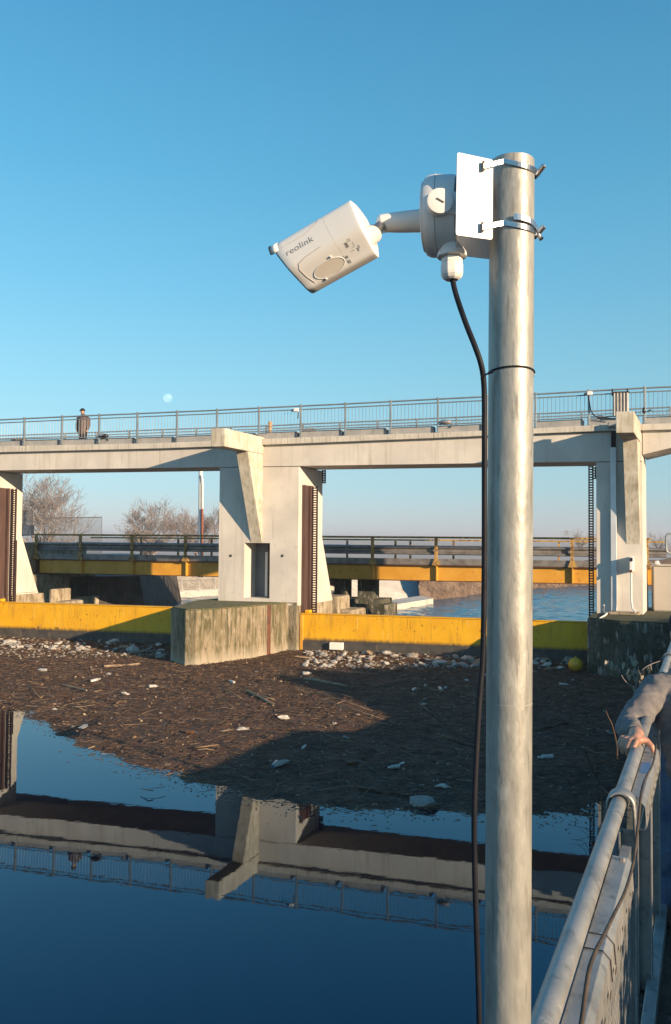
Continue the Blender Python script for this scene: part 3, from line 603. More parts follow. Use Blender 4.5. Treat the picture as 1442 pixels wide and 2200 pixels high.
for i, (x0, x1) in enumerate([(283,314),(316,353),(355,390),(392.5,426),(428.5,461),(463.5,495)]):
    p0 = aty(x0,1200,Yf(x0)); p1 = aty(x1,1200,Yf(x1)); c_ = [V((p0.x,p0.y,.39)), V((p1.x,p1.y,.39)), V((p1.x,p1.y,1.38)), V((p0.x,p0.y,1.38))]
    g = thing('fence_panel', c_[0], 'barred metal fence panel on the bank wall, %s' % ['first from the left','second from the left','third from the left','fourth from the left','fifth from the left','next to the centre pier'][i], 'fence panel', 'fence panels on the left bank wall')
    m_ = galvrail if i < 2 else palef
    MB().tube(c_+[c_[0]], .035, 4).build('frame', m_, g)
    b = MB()
    for k in range(1, 16): t_ = k/16; b.tube([c_[0].lerp(c_[1], t_), c_[3].lerp(c_[2], t_)], .010, 4, False)
    b.build('bars', m_, g)
# wing wall right of the dark pier
Yw = lambda x: 49+(x-800)*.02
g = thing('wing_wall', aty(860,1300,50), 'pale sloping concrete wing wall with toe slab beside the river', 'wall')
P_ = [aty(740,1312,46.5), aty(920,1287,52.5), aty(893,1242,55.5), aty(740,1246,49.5)]
b = MB().prism(P_, V((.2,1.6,-.1))); b.build('sloped_face', rawc, g, bevel=.03)
P_ = [atz(835,1312,.02), atz(931,1297,.02), aty(931,1284,50.5), aty(918,1284,52), aty(812,1301,47.5)]
a_, b_, c_, d_ = atz(790,1322,0), atz(931,1297,0), V((0,0,0)), V((0,0,0))
tw = .32
c_ = b_+V((-.5,2.4,0)); d_ = a_+V((-.5,2.4,0))
MB().hexa([a_-V((0,0,.3)), b_-V((0,0,.3)), c_-V((0,0,.3)), d_-V((0,0,.3)), a_+V((0,0,tw)), b_+V((0,0,tw)), c_+V((0,0,tw)), d_+V((0,0,tw))]).build('toe_slab', rawc, g, bevel=.03)
# mesh screen and small dark fence behind the footbridge, left
g = thing('mesh_screen', aty(155,1180,44), 'tall rectangular wire mesh screen in front of the left bare tree', 'mesh screen')
c_ = [aty(90,1200,44), aty(219,1200,44), aty(219,1111,44), aty(90,1113,44)]
MB().tube(c_+[c_[0]], .03, 4).build('frame', meshm, g); b = MB().tube([c_[0].lerp(c_[1],.56), c_[3].lerp(c_[2],.56)], .03, 4)
b.build('middle_post', meshm, g); b = MB()
for k in range(1, 56): t_ = k/56; b.tube([c_[0].lerp(c_[1], t_), c_[3].lerp(c_[2], t_)], .0065, 3, False)
for k in range(1, 40): t_ = k/40; b.tube([c_[0].lerp(c_[3], t_), c_[1].lerp(c_[2], t_)], .0065, 3, False)
b.build('wire_mesh', meshm, g)
c_ = [aty(45,1150,40), aty(72,1150,40), aty(72,1097,40), aty(45,1097,40)]
g = thing('lattice_frame', c_[0], 'small dark lattice frame beside the left pier top of the abutment', 'lattice')
MB().tube(c_+[c_[0]], .03, 4).build('frame', meshm, g); b = MB()
for k in range(1, 22): t_ = k/22; b.tube([c_[0].lerp(c_[1], t_), c_[3].lerp(c_[2], t_)], .011, 3, False); b.tube([c_[0].lerp(c_[3], t_), c_[1].lerp(c_[2], t_)], .011, 3, False)
b.build('mesh', meshm, g)
for y in (1139,1147): 
    pass
# white pole with rusty pipe
g = thing('white_pole', aty(430,1235,43), 'tall white round pole behind the footbridge left of the centre pier', 'pole')
MB().tube([aty(430.5,1240,43), aty(431,1170,43), aty(431.5,1010,43)], [.13,.13,.11], 14).build('shaft', mat('white_pole_paint', (.66,.60,.55), (.74,.70,.66), 3, .6), g, smooth=True)
MB().tube([aty(434.8,1240,42.8), aty(434.8,1093,42.8)], .05, 8).build('rusty_pipe', mat('red_rust_paint', (.28,.07,.03)), g, smooth=True)
MB().tube([aty(436,1092,42.8), aty(436.5,1040,42.8), aty(434,1020,42.8)], .035, 8).build('white_pipe', whitep, g, smooth=True)

# ================================================================== BARE TREES
def bare_tree(loc, h, spread, seed, label, group='bare trees beyond the footbridge', levels=6, r0=.16, name='bare_tree', m=barkm, kids=(2,3), zfrac=.18):
    rnd = random.Random(seed); g = thing(name, loc, label, 'tree', group)
    loc = V(loc); tr = MB(); cr = MB()
    def grow(p, d, L, r, lv):
        segs = 4 if lv < 3 else 3; pts = [p]; q = p.copy(); dd = d.copy()
        for i in range(segs):
            dd = (dd + V((rnd.gauss(0,.16), rnd.gauss(0,.16), rnd.gauss(.05,.12)))).normalized(); q = q + dd*L/segs; pts.append(q.copy())
        rs = [r*(1-.5*i/segs) for i in range(segs+1)]
        (tr if lv == 0 else cr).tube(pts, [max(x, .011) for x in rs], 7 if lv < 2 else (4 if lv < 4 else 3), False)
        if lv >= levels: return
        for k in range(rnd.randint(*kids)):
            f = rnd.uniform(.35, 1) if lv else rnd.uniform(.55, 1); j = min(int(f*segs), segs-1); b_ = pts[j].lerp(pts[j+1], f*segs-j)
            side = V((rnd.gauss(0,1), rnd.gauss(0,1), rnd.gauss(0,.4))).normalized()
            nd = (dd*.72 + side*spread*.85 + V((0,0,.22))).normalized(); grow(b_, nd, L*rnd.uniform(.58,.82), rs[j]*rnd.uniform(.5,.68), lv+1)
        grow(pts[-1], (dd+V((rnd.gauss(0,.25), rnd.gauss(0,.25), .05))).normalized(), L*.75, rs[-1]*.85, lv+1)
    grow(loc, V((0,0,1)), h*zfrac, r0, 0)
    for k in range(5):
        a = k*1.26+rnd.random(); grow(loc+V((0,0,h*zfrac*.8)), V((math.cos(a)*.75, math.sin(a)*.75, .8)).normalized(), h*.28, r0*.6, 1)
    tr.build('trunk', m, g, smooth='all'); cr.build('crown', m, g)
    return g
bare_tree(V((-23.6,64,1.6)), 8.9, .95, 3, 'tallest bare tree with wide twiggy crown behind the mesh screen', levels=6, r0=.22, zfrac=.10)
bare_tree(V((-17.6,76,1.6)), 7.6, 1.0, 5, 'bare tree with rounded twiggy crown between the mesh screen and white pole', levels=6, r0=.2, zfrac=.08)
bare_tree(V((-13.9,80,1.6)), 7.0, 1.0, 8, 'bare tree right behind the white pole', levels=6, r0=.18, zfrac=.08)
bare_tree(V((-27.5,78,1.6)), 7.0, 1.0, 11, 'bare tree at the far left beside the left pier', levels=5, r0=.18, zfrac=.1)
bare_tree(V((-20.2,84,1.6)), 4.6, 1.0, 14, 'low bushy bare tree between the two widest bare trees', levels=6, r0=.13, zfrac=.06)
bare_tree(V((36.5,118,2)), 4.6, .8, 21, 'small bare tree above the footbridge rail left of right pier', levels=4, r0=.15)
bare_tree(V((51,125,2)), 4.4, .8, 23, 'small bare shrub like tree right of the right pier', levels=4, r0=.15)
# far scrub lines
b = MB(); rnd = random.Random(4)
for i in range(2600):
    X = rnd.uniform(-60, 130); Y = 130+rnd.uniform(0,12); h = rnd.uniform(.3,1.6)*(.6+.8*abs(noise.noise(V((X*.08,0,3)))))
    b.tube([V((X,Y,2)), V((X+rnd.gauss(0,.3),Y,2+h*.6)), V((X+rnd.gauss(0,.6),Y,2+h))], [.05,.035,.015], 3, False)
tag(b.build('far_scrub', barkm), None, None, None, 'stuff')
# pylon
b = MB(); c = aty(1217.5,1165,420); c.z = 2
for sx_ in (-1.6,1.6): b.tube([c+V((sx_,0,0)), c+V((sx_*.2,0,7.6))], .16, 4)
for z_, l_ in ((6.3,3.6),(5.2,2.6)): b.tube([c+V((-l_,0,z_)), c+V((0,0,z_+.7)), c+V((l_,0,z_))], .14, 4)
for k in range(5): b.tube([c+V((-1.5+.25*k,0,k*1.4)), c+V((1.3-.25*k,0,(k+1)*1.4))], .1, 4)
tag(b.build('power_pylon', pylonm), 'tiny power pylon on the horizon left of the right pier', 'pylon')

# ================================================================== MOON
mm = bpy.data.materials.new('moon_surface'); mm.use_nodes = True; t = mm.node_tree; t.nodes.clear(); L = t.links.new
o_ = t.nodes.new('ShaderNodeOutputMaterial'); ad = t.nodes.new('ShaderNodeAddShader'); tr_ = t.nodes.new('ShaderNodeBsdfTransparent'); di = t.nodes.new('ShaderNodeBsdfDiffuse')
nz = t.nodes.new('ShaderNodeTexNoise'); nz.inputs['Scale'].default_value = 2.2; nz.inputs['Detail'].default_value = 3; tc = t.nodes.new('ShaderNodeTexCoord'); mpn = t.nodes.new('ShaderNodeMapping'); mpn.inputs['Scale'].default_value = (.02,.02,.02)
rp = t.nodes.new('ShaderNodeValToRGB'); rp.color_ramp.elements[0].color = (.03,.035,.04,1); rp.color_ramp.elements[1].color = (.085,.10,.11,1); rp.color_ramp.elements[0].position = .4; rp.color_ramp.elements[1].position = .6
L(tc.outputs['Object'], mpn.inputs[0]); L(mpn.outputs[0], nz.inputs['Vector']); L(nz.outputs['Fac'], rp.inputs[0]); L(rp.outputs[0], di.inputs['Color']); L(tr_.outputs[0], ad.inputs[0]); L(di.outputs[0], ad.inputs[1]); L(ad.outputs[0], o_.inputs[0])
c = aty(360.5,855,6000); rr = 6000*10/1700
mo = MB(); mo.ball((0,0,0), rr, n=32, m=20); ob = mo.build('moon', mm, smooth='all'); ob.location = c; tag(ob, 'pale gibbous daytime moon low in the sky above the railing', 'moon')

# ================================================================== FLOATING DEBRIS
edge = [(0,1520),(50,1530),(100,1552),(135,1572),(175,1600),(230,1620),(300,1645),(400,1674),(464,1690),(549,1713),(649,1729),(760,1736),(851,1737),(1029,1743),(1140,1747),(1250,1742),(1310,1735),(1400,1728)]
ew = [atz(x, y, 0) for x, y in edge]; ew = [(p.x, p.y) for p in ew]; ew = [(-30,21.5)] + ew + [(9,11.2),(14,11)]
def yed(X):
    for a, c in zip(ew, ew[1:]):
        if X <= c[0]: return a[1] + (c[1]-a[1])*(X-a[0])/(c[0]-a[0])
    return ew[-1][1]
def mh(X, Y):                           # height of the mat
    e = Y - yed(X) + noise.noise(V((X*.8, Y*1.3, 0)))*.5 + noise.noise(V((X*3.2, Y*5, 4)))*.22 + noise.noise(V((X*9, Y*14, 7)))*.10
    g = max(-.08, min(.03, e*.07))
    rise = max(0, min(1, ((O.y-.242*X) - Y + 1.0)))   # toward the gates the heap rises
    far_ = max(0, 1-abs((O.y+.9-.242*X)-Y)/2.2)
    return g + max(0, min(1, e))*(noise.noise(V((X*5, Y*5, 1)))*.022 + noise.noise(V((X*14, Y*14, 2)))*.014) + far_*.13
vs_ = []; fs_ = []; GX, GY = 460, 300
X0, X1 = -17, 11.5
for j in range(GY):
    v_ = j/(GY-1)
    for i in range(GX):
        X = X0 + (X1-X0)*i/(GX-1); ya = yed(X)-1.2; yb = 26.68-.242*X+.98
        Y = ya + (yb-ya)*v_; vs_.append((X, Y, mh(X, Y)))
for j in range(GY-1):
    for i in range(GX-1): fs_.append((j*GX+i, j*GX+i+1, (j+1)*GX+i+1, (j+1)*GX+i))
me = bpy.data.meshes.new('debris_mat'); me.from_pydata(vs_, [], fs_); me.materials.append(matm); me.polygons.foreach_set('use_smooth', [True]*len(fs_))
ob = bpy.data.objects.new('debris_mat', me); sc.collection.objects.link(ob); ob['kind'] = 'stuff'
rnd = random.Random(12)
def spot(X=None):
    while True:
        X = rnd.uniform(-13, 9.5); ya = yed(X)-.1; yb = 26.68-.242*X+.8; Y = rnd.uniform(ya, yb)
        if Y-yed(X) > -.25+.35*rnd.random(): return X, Y
def twig(b, X, Y, L_, r, curl=.25, lift=.02, n=3, ang=None):
    a = ang if ang is not None else rnd.gauss(-.25, .7); z = max(mh(X, Y), .004)+r*.6+rnd.random()*lift
    d = V((math.cos(a), math.sin(a), 0)); s_ = V((-d.y, d.x, 0)); k = rnd.uniform(-curl, curl)*L_; tl = rnd.gauss(0, .10)*L_
    b.tube([V((X,Y,z))-d*L_/2 - V((0,0,tl)), V((X,Y,z+abs(tl)*.3))+s_*k, V((X,Y,z))+d*L_/2+V((0,0,abs(tl)))], [r, r*.9, r*.5], n, False)
for nm, cnt, m_, rr_, LL in (('twig_litter', 11000, twigm, (.002,.006), (.04,.22)), ('dark_twig_litter', 16000, twigd, (.002,.009), (.05,.35))):
    b = MB()
    for i in range(cnt):
        X, Y = spot(); twig(b, X, Y, rnd.uniform(*LL), rnd.uniform(*rr_))
    ob = MB.build(b, nm, m_); ob['kind'] = 'stuff'
b = MB()
for i in range(300):
    X, Y = spot(); twig(b, X, Y, rnd.uniform(.15,.6), rnd.uniform(.003,.007), .10, .05, 4, rnd.gauss(-.45,.45))
ob = b.build('reed_litter', litt, smooth=False); ob['kind'] = 'stuff'
b = MB()
for i in range(4200):
    X, Y = spot(); z = max(mh(X,Y),.004)+.012; sz = rnd.uniform(.012,.045); a = rnd.random()*6.3; d = V((math.cos(a), math.sin(a), rnd.gauss(0,.35)))*sz; e_ = V((-math.sin(a)*.6, math.cos(a)*.6, rnd.gauss(0,.35)))*sz
    c = V((X,Y,z)); b.add([c-d, c-e_*.9, c+d, c+e_], [(0,1,2,3)])
ob = b.build('leaf_litter', litt); ob['kind'] = 'stuff'
# litter lumps: shared meshes, one object each
def lump_mesh(seed, flat, m_, long_=1.0):
    r_ = random.Random(seed); bm = bmesh.new(); bmesh.ops.create_icosphere(bm, subdivisions=2, radius=1)
    for v in bm.verts:
        k = 1 + noise.noise(v.co*1.3+V((seed,0,0)))*.55 + noise.noise(v.co*3+V((seed,3,0)))*.2; v.co *= k; v.co.z *= flat; v.co.x *= long_
        v.co.z = max(v.co.z, -.25)
    me = bpy.data.meshes.new('litter_lump'); bm.to_mesh(me); bm.free(); me.materials.append(m_); return me
kinds = {'pale': [lump_mesh(i, .5, litw, 1.3) for i in range(4)], 'grey': [lump_mesh(20+i, .6, litg, 1.2) for i in range(4)], 'wood': [lump_mesh(40+i, .3, litt, 3.0) for i in range(3)]}
LAB = {'pale': 'pale rubble lump in the heap along the yellow gates', 'grey': 'grey rubble lump in the heap along the yellow gates', 'wood': 'short driftwood piece in the heap along the yellow gates'}
NMS = {'pale': 'litter_lump', 'grey': 'rubble_lump', 'wood': 'driftwood'}
def lump(kind, X, Y, sz, label, group, rz=None, name=None):
    o = bpy.data.objects.new(name or NMS[kind], rnd.choice(kinds[kind])); sc.collection.objects.link(o); o.location = (X, Y, max(mh(X,Y),.0)+sz*.15)
    o.rotation_euler = (rnd.gauss(0,.25), rnd.gauss(0,.25), rnd.random()*6.3 if rz is None else rz); o.scale = (sz, sz*rnd.uniform(.6,1), sz*rnd.uniform(.7,1.2))
    tag(o, label, 'litter' if kind != 'wood' else 'driftwood', group); return o
for i in range(230):
    k = rnd.choice(['pale','grey','grey','wood','pale'])
    if i < 95: x = rnd.uniform(-5,362); y0 = 1362+rnd.random()**.7*40*(.6+.4*x/360)+x*.02
    else: x = rnd.uniform(655,1255); y0 = 1398+rnd.random()**1.2*26+(x-655)*.012
    p = atz(x, y0, .14); lump(k, p.x, min(p.y, 26.68-.242*p.x+.9), rnd.uniform(.05,.15)*(1.3 if rnd.random() < .15 else 1), LAB[k], 'rubble and litter along the gates')
b = MB()
for i in range(1500):
    if rnd.random() < .4: x = rnd.uniform(-5,362); y0 = 1360+rnd.random()*46
    else: x = rnd.uniform(655,1255); y0 = 1396+rnd.random()**1.4*34
    p = atz(x, y0, .14); Y = min(p.y, 26.68-.242*p.x+.93); sz = rnd.uniform(.015,.06); b.ball((p.x, Y, max(mh(p.x,Y),0)+sz*.3), sz, sz*.8, sz*.5, 5, 3, jit=.3)
ob = b.build('rubble_bits', litg); ob['kind'] = 'stuff'
for i in range(60):
    X, Y = spot(); k = rnd.choice(['pale','grey','wood'])
    lump(k, X, Y, rnd.uniform(.03,.075), {'pale':'small pale litter piece lying scattered on the floating debris','grey':'small grey lump lying scattered on the floating debris','wood':'short wood piece lying scattered on the floating debris'}[k], 'litter scattered on the floating debris')
# singled-out litter
def one(x, y, sz, kind, label, name='litter_lump', rz=0):
    p = atz(x, y, .05); o = lump(kind, p.x, p.y, sz, label, None, rz, name); return o
one(951,1690,.085,'pale','bright white flat litter piece near the water edge left of the pole','foam_scrap')
one(177,1562,.10,'pale','white flat scrap at the water edge on the left','foam_scrap')
one(118,1523,.06,'pale','small white round scrap in the sunlit debris near left edge','foam_scrap')
one(611,1542,.11,'pale','upright pale bottle shaped scrap in the sunlit tongue','foam_scrap')
one(519,1565,.10,'pale','white crumpled scrap on the shade border below the sunlit tongue','foam_scrap')
one(909,1724,.17,'grey','long grey lump half sunk at the water edge near the pole','rubble_lump')
one(602,1644,.14,'grey','long grey lump in the shaded debris below the sunlit tongue','rubble_lump')
one(268,1490,.09,'pale','pale lump in the sunlit debris below the left gate','litter_lump')
one(20,1382,.20,'pale','long bright white foam board at the left photo edge','foam_board')
one(108,1374,.17,'pale','white foam piece below the left gate middle','foam_board')
p = atz(723,1397,.16); b = MB().box(V((p.x,p.y,.30)), .46, .2, .24, (T,N,V((0,0,1)))); tag(b.build('foam_block', foam_and_sun, bevel=.02), 'rectangular white foam block leaning at the gate right of centre pier', 'foam block')
p = atz(1237,1440,.1); b = MB().ball((p.x,p.y,.27), .215, .215, .20, 24, 14).tube([V((p.x,p.y,.44)), V((p.x,p.y,.50))], .03, 8); tag(b.build('yellow_buoy', ballm, smooth='all'), 'round yellow ball buoy lying by the dark right pier block', 'buoy')
def bottle(x, y, ln, col, label):
    p = atz(x, y, .05); a = rnd.random()*6.3; d = V((math.cos(a), math.sin(a), rnd.uniform(-.1,.2))).normalized(); c = V((p.x, p.y, max(mh(p.x,p.y),0)+.03)); r_ = ln*.16; g = thing('plastic_bottle', c, label, 'bottle', 'plastic bottles lying in the floating debris')
    MB().tube([c-d*ln*.5, c-d*ln*.48, c-d*ln*.1, c+d*ln*.18, c+d*ln*.36, c+d*ln*.42], [r_*.7, r_, r_*.96, r_, r_*.38, r_*.36], 12).build('bottle_body', col, g, smooth=True)
    MB().tube([c+d*ln*.425, c+d*ln*.47], r_*.45, 10).build('bottle_cap', bluetag if rnd.random() < .5 else foam_and_sun, g, smooth=True)
clearp = mat('milky_clear_plastic', (.42,.41,.38), rough=.2); greenp = mat('green_bottle_plastic', (.06,.16,.09), rough=.2); brownp = mat('brown_bottle_plastic', (.12,.06,.03), rough=.25)
for (x, y, ln, c_) in ((890,1482,.30,clearp),(946,1481,.28,clearp),(958,1478,.24,litw),(660,1448,.3,clearp),(205,1462,.28,clearp),(1212,1470,.26,litw),(590,1643,.26,clearp),(1172,1627,.28,clearp),(760,1640,.25,brownp),(330,1475,.27,clearp),(412,1575,.24,brownp),(846,1650,.22,litw),(498,1465,.26,clearp),(90,1440,.3,clearp),(1040,1452,.26,clearp)):
    bottle(x, y, ln, c_, {'milky_clear_plastic':'milky clear plastic bottle lying in the floating debris','pale_litter':'pale opaque plastic bottle lying in the floating debris','green_bottle_plastic':'green plastic bottle lying in the floating debris','brown_bottle_plastic':'brown plastic bottle lying in the floating debris'}[c_.name])
for (x, y, dx, dy, r_) in ((700,1466,90,16,.04),(260,1430,80,-6,.035),(1010,1600,110,30,.035),(560,1500,60,30,.03),(820,1700,120,14,.03),(160,1478,50,14,.03),(1190,1560,60,-14,.03)):
    A, C = atz(x-dx/2, y-dy/2, .05), atz(x+dx/2, y+dy/2, .05); A.z = C.z = .06; pts = [A.lerp(C, t_)+V((rnd.gauss(0,.02), rnd.gauss(0,.02), rnd.gauss(0,.008))) for t_ in (0,.25,.5,.75,1)]
    tag(MB().tube(pts, [r_, r_*1.05, r_*.95, r_*.85, r_*.7], 8).build('log', twigd if y > 1550 else litt, smooth=True), 'straight thin log lying half sunk in the floating debris', 'log', 'logs in the floating debris')
b = MB()
for i in range(1700):      # scum and bits drifting off the edge of the mat
    X = rnd.uniform(-12, 8); Y = yed(X) - abs(rnd.gauss(0,.35)) + .1; sz = rnd.uniform(.006,.028); a = rnd.random()*6.3
    d = V((math.cos(a), math.sin(a), 0))*sz*rnd.uniform(1,2.5); e_ = V((-math.sin(a), math.cos(a), 0))*sz*.6; c = V((X,Y,.004+rnd.random()*.004)); b.add([c-d, c-e_, c+d, c+e_], [(0,1,2,3)])
ob = b.build('drifting_scum', litt); ob['kind'] = 'stuff'
# longer sticks: individuals
STK = [((470,1478),(520,1501),.012),((539,1492),(590,1512),.014),((590,1505),(545,1492),.010),((152,1519),(185,1527),.013),((62,1474),(88,1500),.010),((250,1512),(268,1506),.010),((420,1608),(470,1600),.012),((425,1614),(462,1612),.008),((600,1452),(655,1460),.008),((472,1500),(506,1523),.009),
       ((645,1478),(800,1527),.012),((690,1505),(827,1546),.012),((900,1512),(940,1540),.009),((905,1535),(940,1553),.008),((1006,1520),(1018,1500),.008),((700,1488),(760,1499),.008),((925,1482),(960,1488),.012),((1000,1490),(1020,1482),.009),((740,1445),(800,1447),.012),((330,1700),(302,1694),.010),((355,1692),(305,1697),.005),((190,1608),(205,1604),.012)]
for (a, c, r_) in STK:
    A, C = atz(*a, .06), atz(*c, .06); mid = (A+C)/2+V((rnd.gauss(0,.04), rnd.gauss(0,.04), .02)); A.z += rnd.uniform(0,.03)
    b = MB().tube([A, mid, C], [r_, r_*.9, r_*.5], 5); tag(b.build('stick', litt if rnd.random() < .6 else twigm, smooth='all'), 'long thin pale stick lying on the floating debris', 'stick', 'long sticks on the floating debris')
for (a, ya, c, yc, lab) in (((70,1368),.15,(90,1342),1.0,'pale stick leaning on the left gate'), ((58,1367),.15,(82,1347),.9,'dark thin stick leaning on the left gate'), ((133,1370),.15,(127,1345),.9,'thin upright reed in front of the left gate')):
    A = atz(*a, .14); s, z = onw(*c, sg+.1); b = MB().tube([A, W(s, sg+.12, z)], .014, 5); tag(b.build('leaning_stick', twigm, smooth='all'), lab, 'stick')

# ================================================================== POLE WITH CAMERA
ZP = 1.07
pb, pt_ = aty(1090.5,2200,ZP), aty(1100,350,ZP)
dpole = (pt_-pb).normalized(); RP = .0302
pole = thing('galvanised_pole', V((pb.x, pb.y, .3)), 'tall mottled galvanised steel pole carrying the white camera', 'pole')
base = pb + dpole*((1.6-pb.z)/dpole.z)
def pp(y, Z=ZP): t_ = (aty(1095,y,Z).z-pb.z)/dpole.z; return pb+dpole*t_
b = MB().tube([base, pb, (pb+pt_)/2, pt_], RP, 48, False); b.tube([pt_, base], RP-.003, 48, False)
n_ = 48
tp = b.build('shaft', galv, pole, smooth=True)
rg = MB(); u_ = dpole.cross(V((0,1,0))).normalized(); v_ = u_.cross(dpole)
ring = [pt_+(u_*math.cos(2*math.pi*i/48)+v_*math.sin(2*math.pi*i/48))*RP for i in range(48)]; ring2 = [pt_+(u_*math.cos(2*math.pi*i/48)+v_*math.sin(2*math.pi*i/48))*(RP-.003) for i in range(48)]
rg.add(ring+ring2, [(i,(i+1)%48,48+(i+1)%48,48+i) for i in range(48)]); rg.build('rim', galv, pole)
# weld seam / joint line low on the pole
c = pp(1507); b = MB().tube([c-dpole*.0006, c+dpole*.0006], RP+.0004, 48, False); b.build('joint_line', mat('dull_zinc_line', (.33,.31,.27), rough=.6), pole, smooth=True)
# --- bracket: face plate + two flanges
def Pz(x, y, Z): return aty(x, y, Z)
zn = ZP-.040                                             # near flange plane
fl = [Pz(982.5,326.5,zn-.006), Pz(1060,343,zn+.012), Pz(1058.5,515.5,zn+.012), Pz(979.5,505,zn-.006)]
br = thing('pole_bracket', fl[3], 'white coated channel bracket clamped to the pole top', 'bracket')
nrm = (fl[1]-fl[0]).cross(fl[2]-fl[0]).normalized(); nrm = nrm if nrm.y > 0 else -nrm
def rounded(pts, r, k=5):
    out_ = []
    n_ = len(pts)
    for i in range(n_):
        p0, p1, p2 = pts[i-1], pts[i], pts[(i+1)%n_]; a = p1+(p0-p1).normalized()*r; c = p1+(p2-p1).normalized()*r
        for j in range(k+1): t_ = j/k; out_.append((a*(1-t_)+p1*t_)*(1-t_)+(p1*(1-t_)+c*t_)*t_)
    return out_
MB().prism(rounded(fl, .004), nrm*.002).build('near_flange', plate, br, bevel=.0005)
back = V((.012, .072, 0))                                # face plate goes away from us
MB().prism([fl[0]+V((0,.0025,-.001)), fl[3]+V((0,.0025,.001)), fl[3]+back, fl[0]+back], V((.002,0,0))).build('face_plate', plate, br, bevel=.0005)
fr = [p+back for p in fl]; MB().prism(rounded(fr, .004), nrm*.002).build('far_flange', plate, br, bevel=.0005)
# slots in near flange
for (x, y) in ((1038.5,357),(1036.5,488)):
    c = Pz(x, y, zn+.003); MB().box(c, .0030, .0052, .0125).build('slot', brasst, br)
# --- hose clamps
def clamp(ys, xs, y_r, zr_, label, tail):
    c0 = Pz(xs, ys, zn+.001); g = thing('hose_clamp', c0, label, 'clamp', 'steel hose clamps holding the bracket')
    pts = [c0]
    cc = pp((ys+y_r)/2-1); 
    for a in range(240, 381, 8):
        th = R(a); q = cc + V((math.cos(th)*(RP+.0015), math.sin(th)*(RP+.0015), 0)); f_ = (a-215)/165; q.z = Pz(1100, ys+(y_r-ys)*f_-3*math.sin(f_*math.pi), ZP-.03*math.sin(math.pi*f_)).z
        pts.append(q)
    b = MB(); hh = .0033; vs3 = []; fs3 = []
    for q in pts: vs3 += [q-V((0,0,hh)), q+V((0,0,hh))]
    for i in range(len(pts)-1): fs3.append((2*i,2*i+2,2*i+3,2*i+1))
    b.add(vs3, fs3); ob = b.build('band', steelband, g); md = ob.modifiers.new('t','SOLIDIFY'); md.thickness = .0012
    b = MB()
    for i in range(len(pts)-1):
        for k in range(3):
            q = pts[i].lerp(pts[i+1], k/3); d = (pts[i+1]-pts[i]).normalized(); nn = d.cross(V((0,0,1))).normalized()
            if i > 13: continue
            b.box(q+nn*.0009, .0008, .0012, .0068, (d, nn, V((0,0,1))))
    b.build('worm_notches', steelband, g)
    e_ = pts[-1]
    b = MB().box(e_+V((.003,.0,-.002)), .008, .011, .010).tube([e_+V((.004,-.004,-.006)), e_+V((.014,-.01,.006))], .0038, 10); b.build('screw_housing', steelband, g, bevel=.001)
    b = MB().tube([e_+V((.006,-.006,-.004)) , e_+V(tail)], [.0022,.0034], 8); b.build('screw', steelband, g, smooth=True)
clamp(357, 1039, 363, 0, 'upper ribbed steel clamp band round the pole top', (.012,-.012,.004))
clamp(488, 1037, 494, 0, 'lower ribbed steel clamp band round the pole below the plate middle', (.010,-.010,-.012))
# loose band tail of lower clamp
cc = pp(474); pts = []
for a in range(262, 350, 8):
    th = R(a); q = cc + V((math.cos(th)*(RP+.004), math.sin(th)*(RP+.004), 0)); f_ = (a-262)/88; q.z = Pz(1100, 466+16*f_*f_+4*f_, ZP-.033).z; pts.append(q)
b = MB(); vs3 = []; fs3 = []
for q in pts: vs3 += [q-V((0,0,.004)), q+V((0,0,.004))]
for i in range(len(pts)-1): fs3.append((2*i,2*i+2,2*i+3,2*i+1))
b.add(vs3, fs3); ob = b.build('band_tail', steelband); md = ob.modifiers.new('t','SOLIDIFY'); md.thickness = .001; tag(ob, 'loose shiny tail of steel band above the lower clamp', 'band')
# --- junction box, axis to the left
zb_ = ZP+.026
cb = Pz(981, 462, zb_); ax = V((-1, .22, .0)).normalized(); ax2 = V((0,0,1)); ax3 = ax.cross(ax2).normalized(); RB = .0560
jb = thing('junction_box', cb, 'round grey white junction box between the bracket and camera arm', 'junction box')
def lathe(b, c, axis, prof, n=48):
    axis = axis.normalized(); u = axis.cross(V((0,0,1))); u = u.normalized() if u.length > 1e-4 else V((1,0,0)); v = u.cross(axis); b0 = len(b.v)
    for (d, r) in prof:
        for j in range(n): a = 2*math.pi*j/n; b.v.append(tuple(c+axis*d+(u*math.cos(a)+v*math.sin(a))*r))
    for i in range(len(prof)-1):
        for j in range(n): j2 = (j+1)%n; b.f.append((b0+i*n+j, b0+i*n+j2, b0+(i+1)*n+j2, b0+(i+1)*n+j))
    return b
lathe(MB(), cb, ax, [(.000,0),(.000,RB*.93),(.002,RB*.95),(.026,RB*.99),(.0262,RB*.985)]).build('box_body', whiteg, jb, smooth=True)
lathe(MB(), cb, ax, [(.0266,RB*.98),(.027,RB*1.0),(.036,RB*.985),(.042,RB*.93),(.0425,RB*.90)]).build('lid_ring', whiteg, jb, smooth=True)
lathe(MB(), cb, ax, [(.0425,RB*.86),(.046,RB*.84),(.0475,RB*.74),(.0478,0)]).build('lid', whiteg, jb, smooth=True)
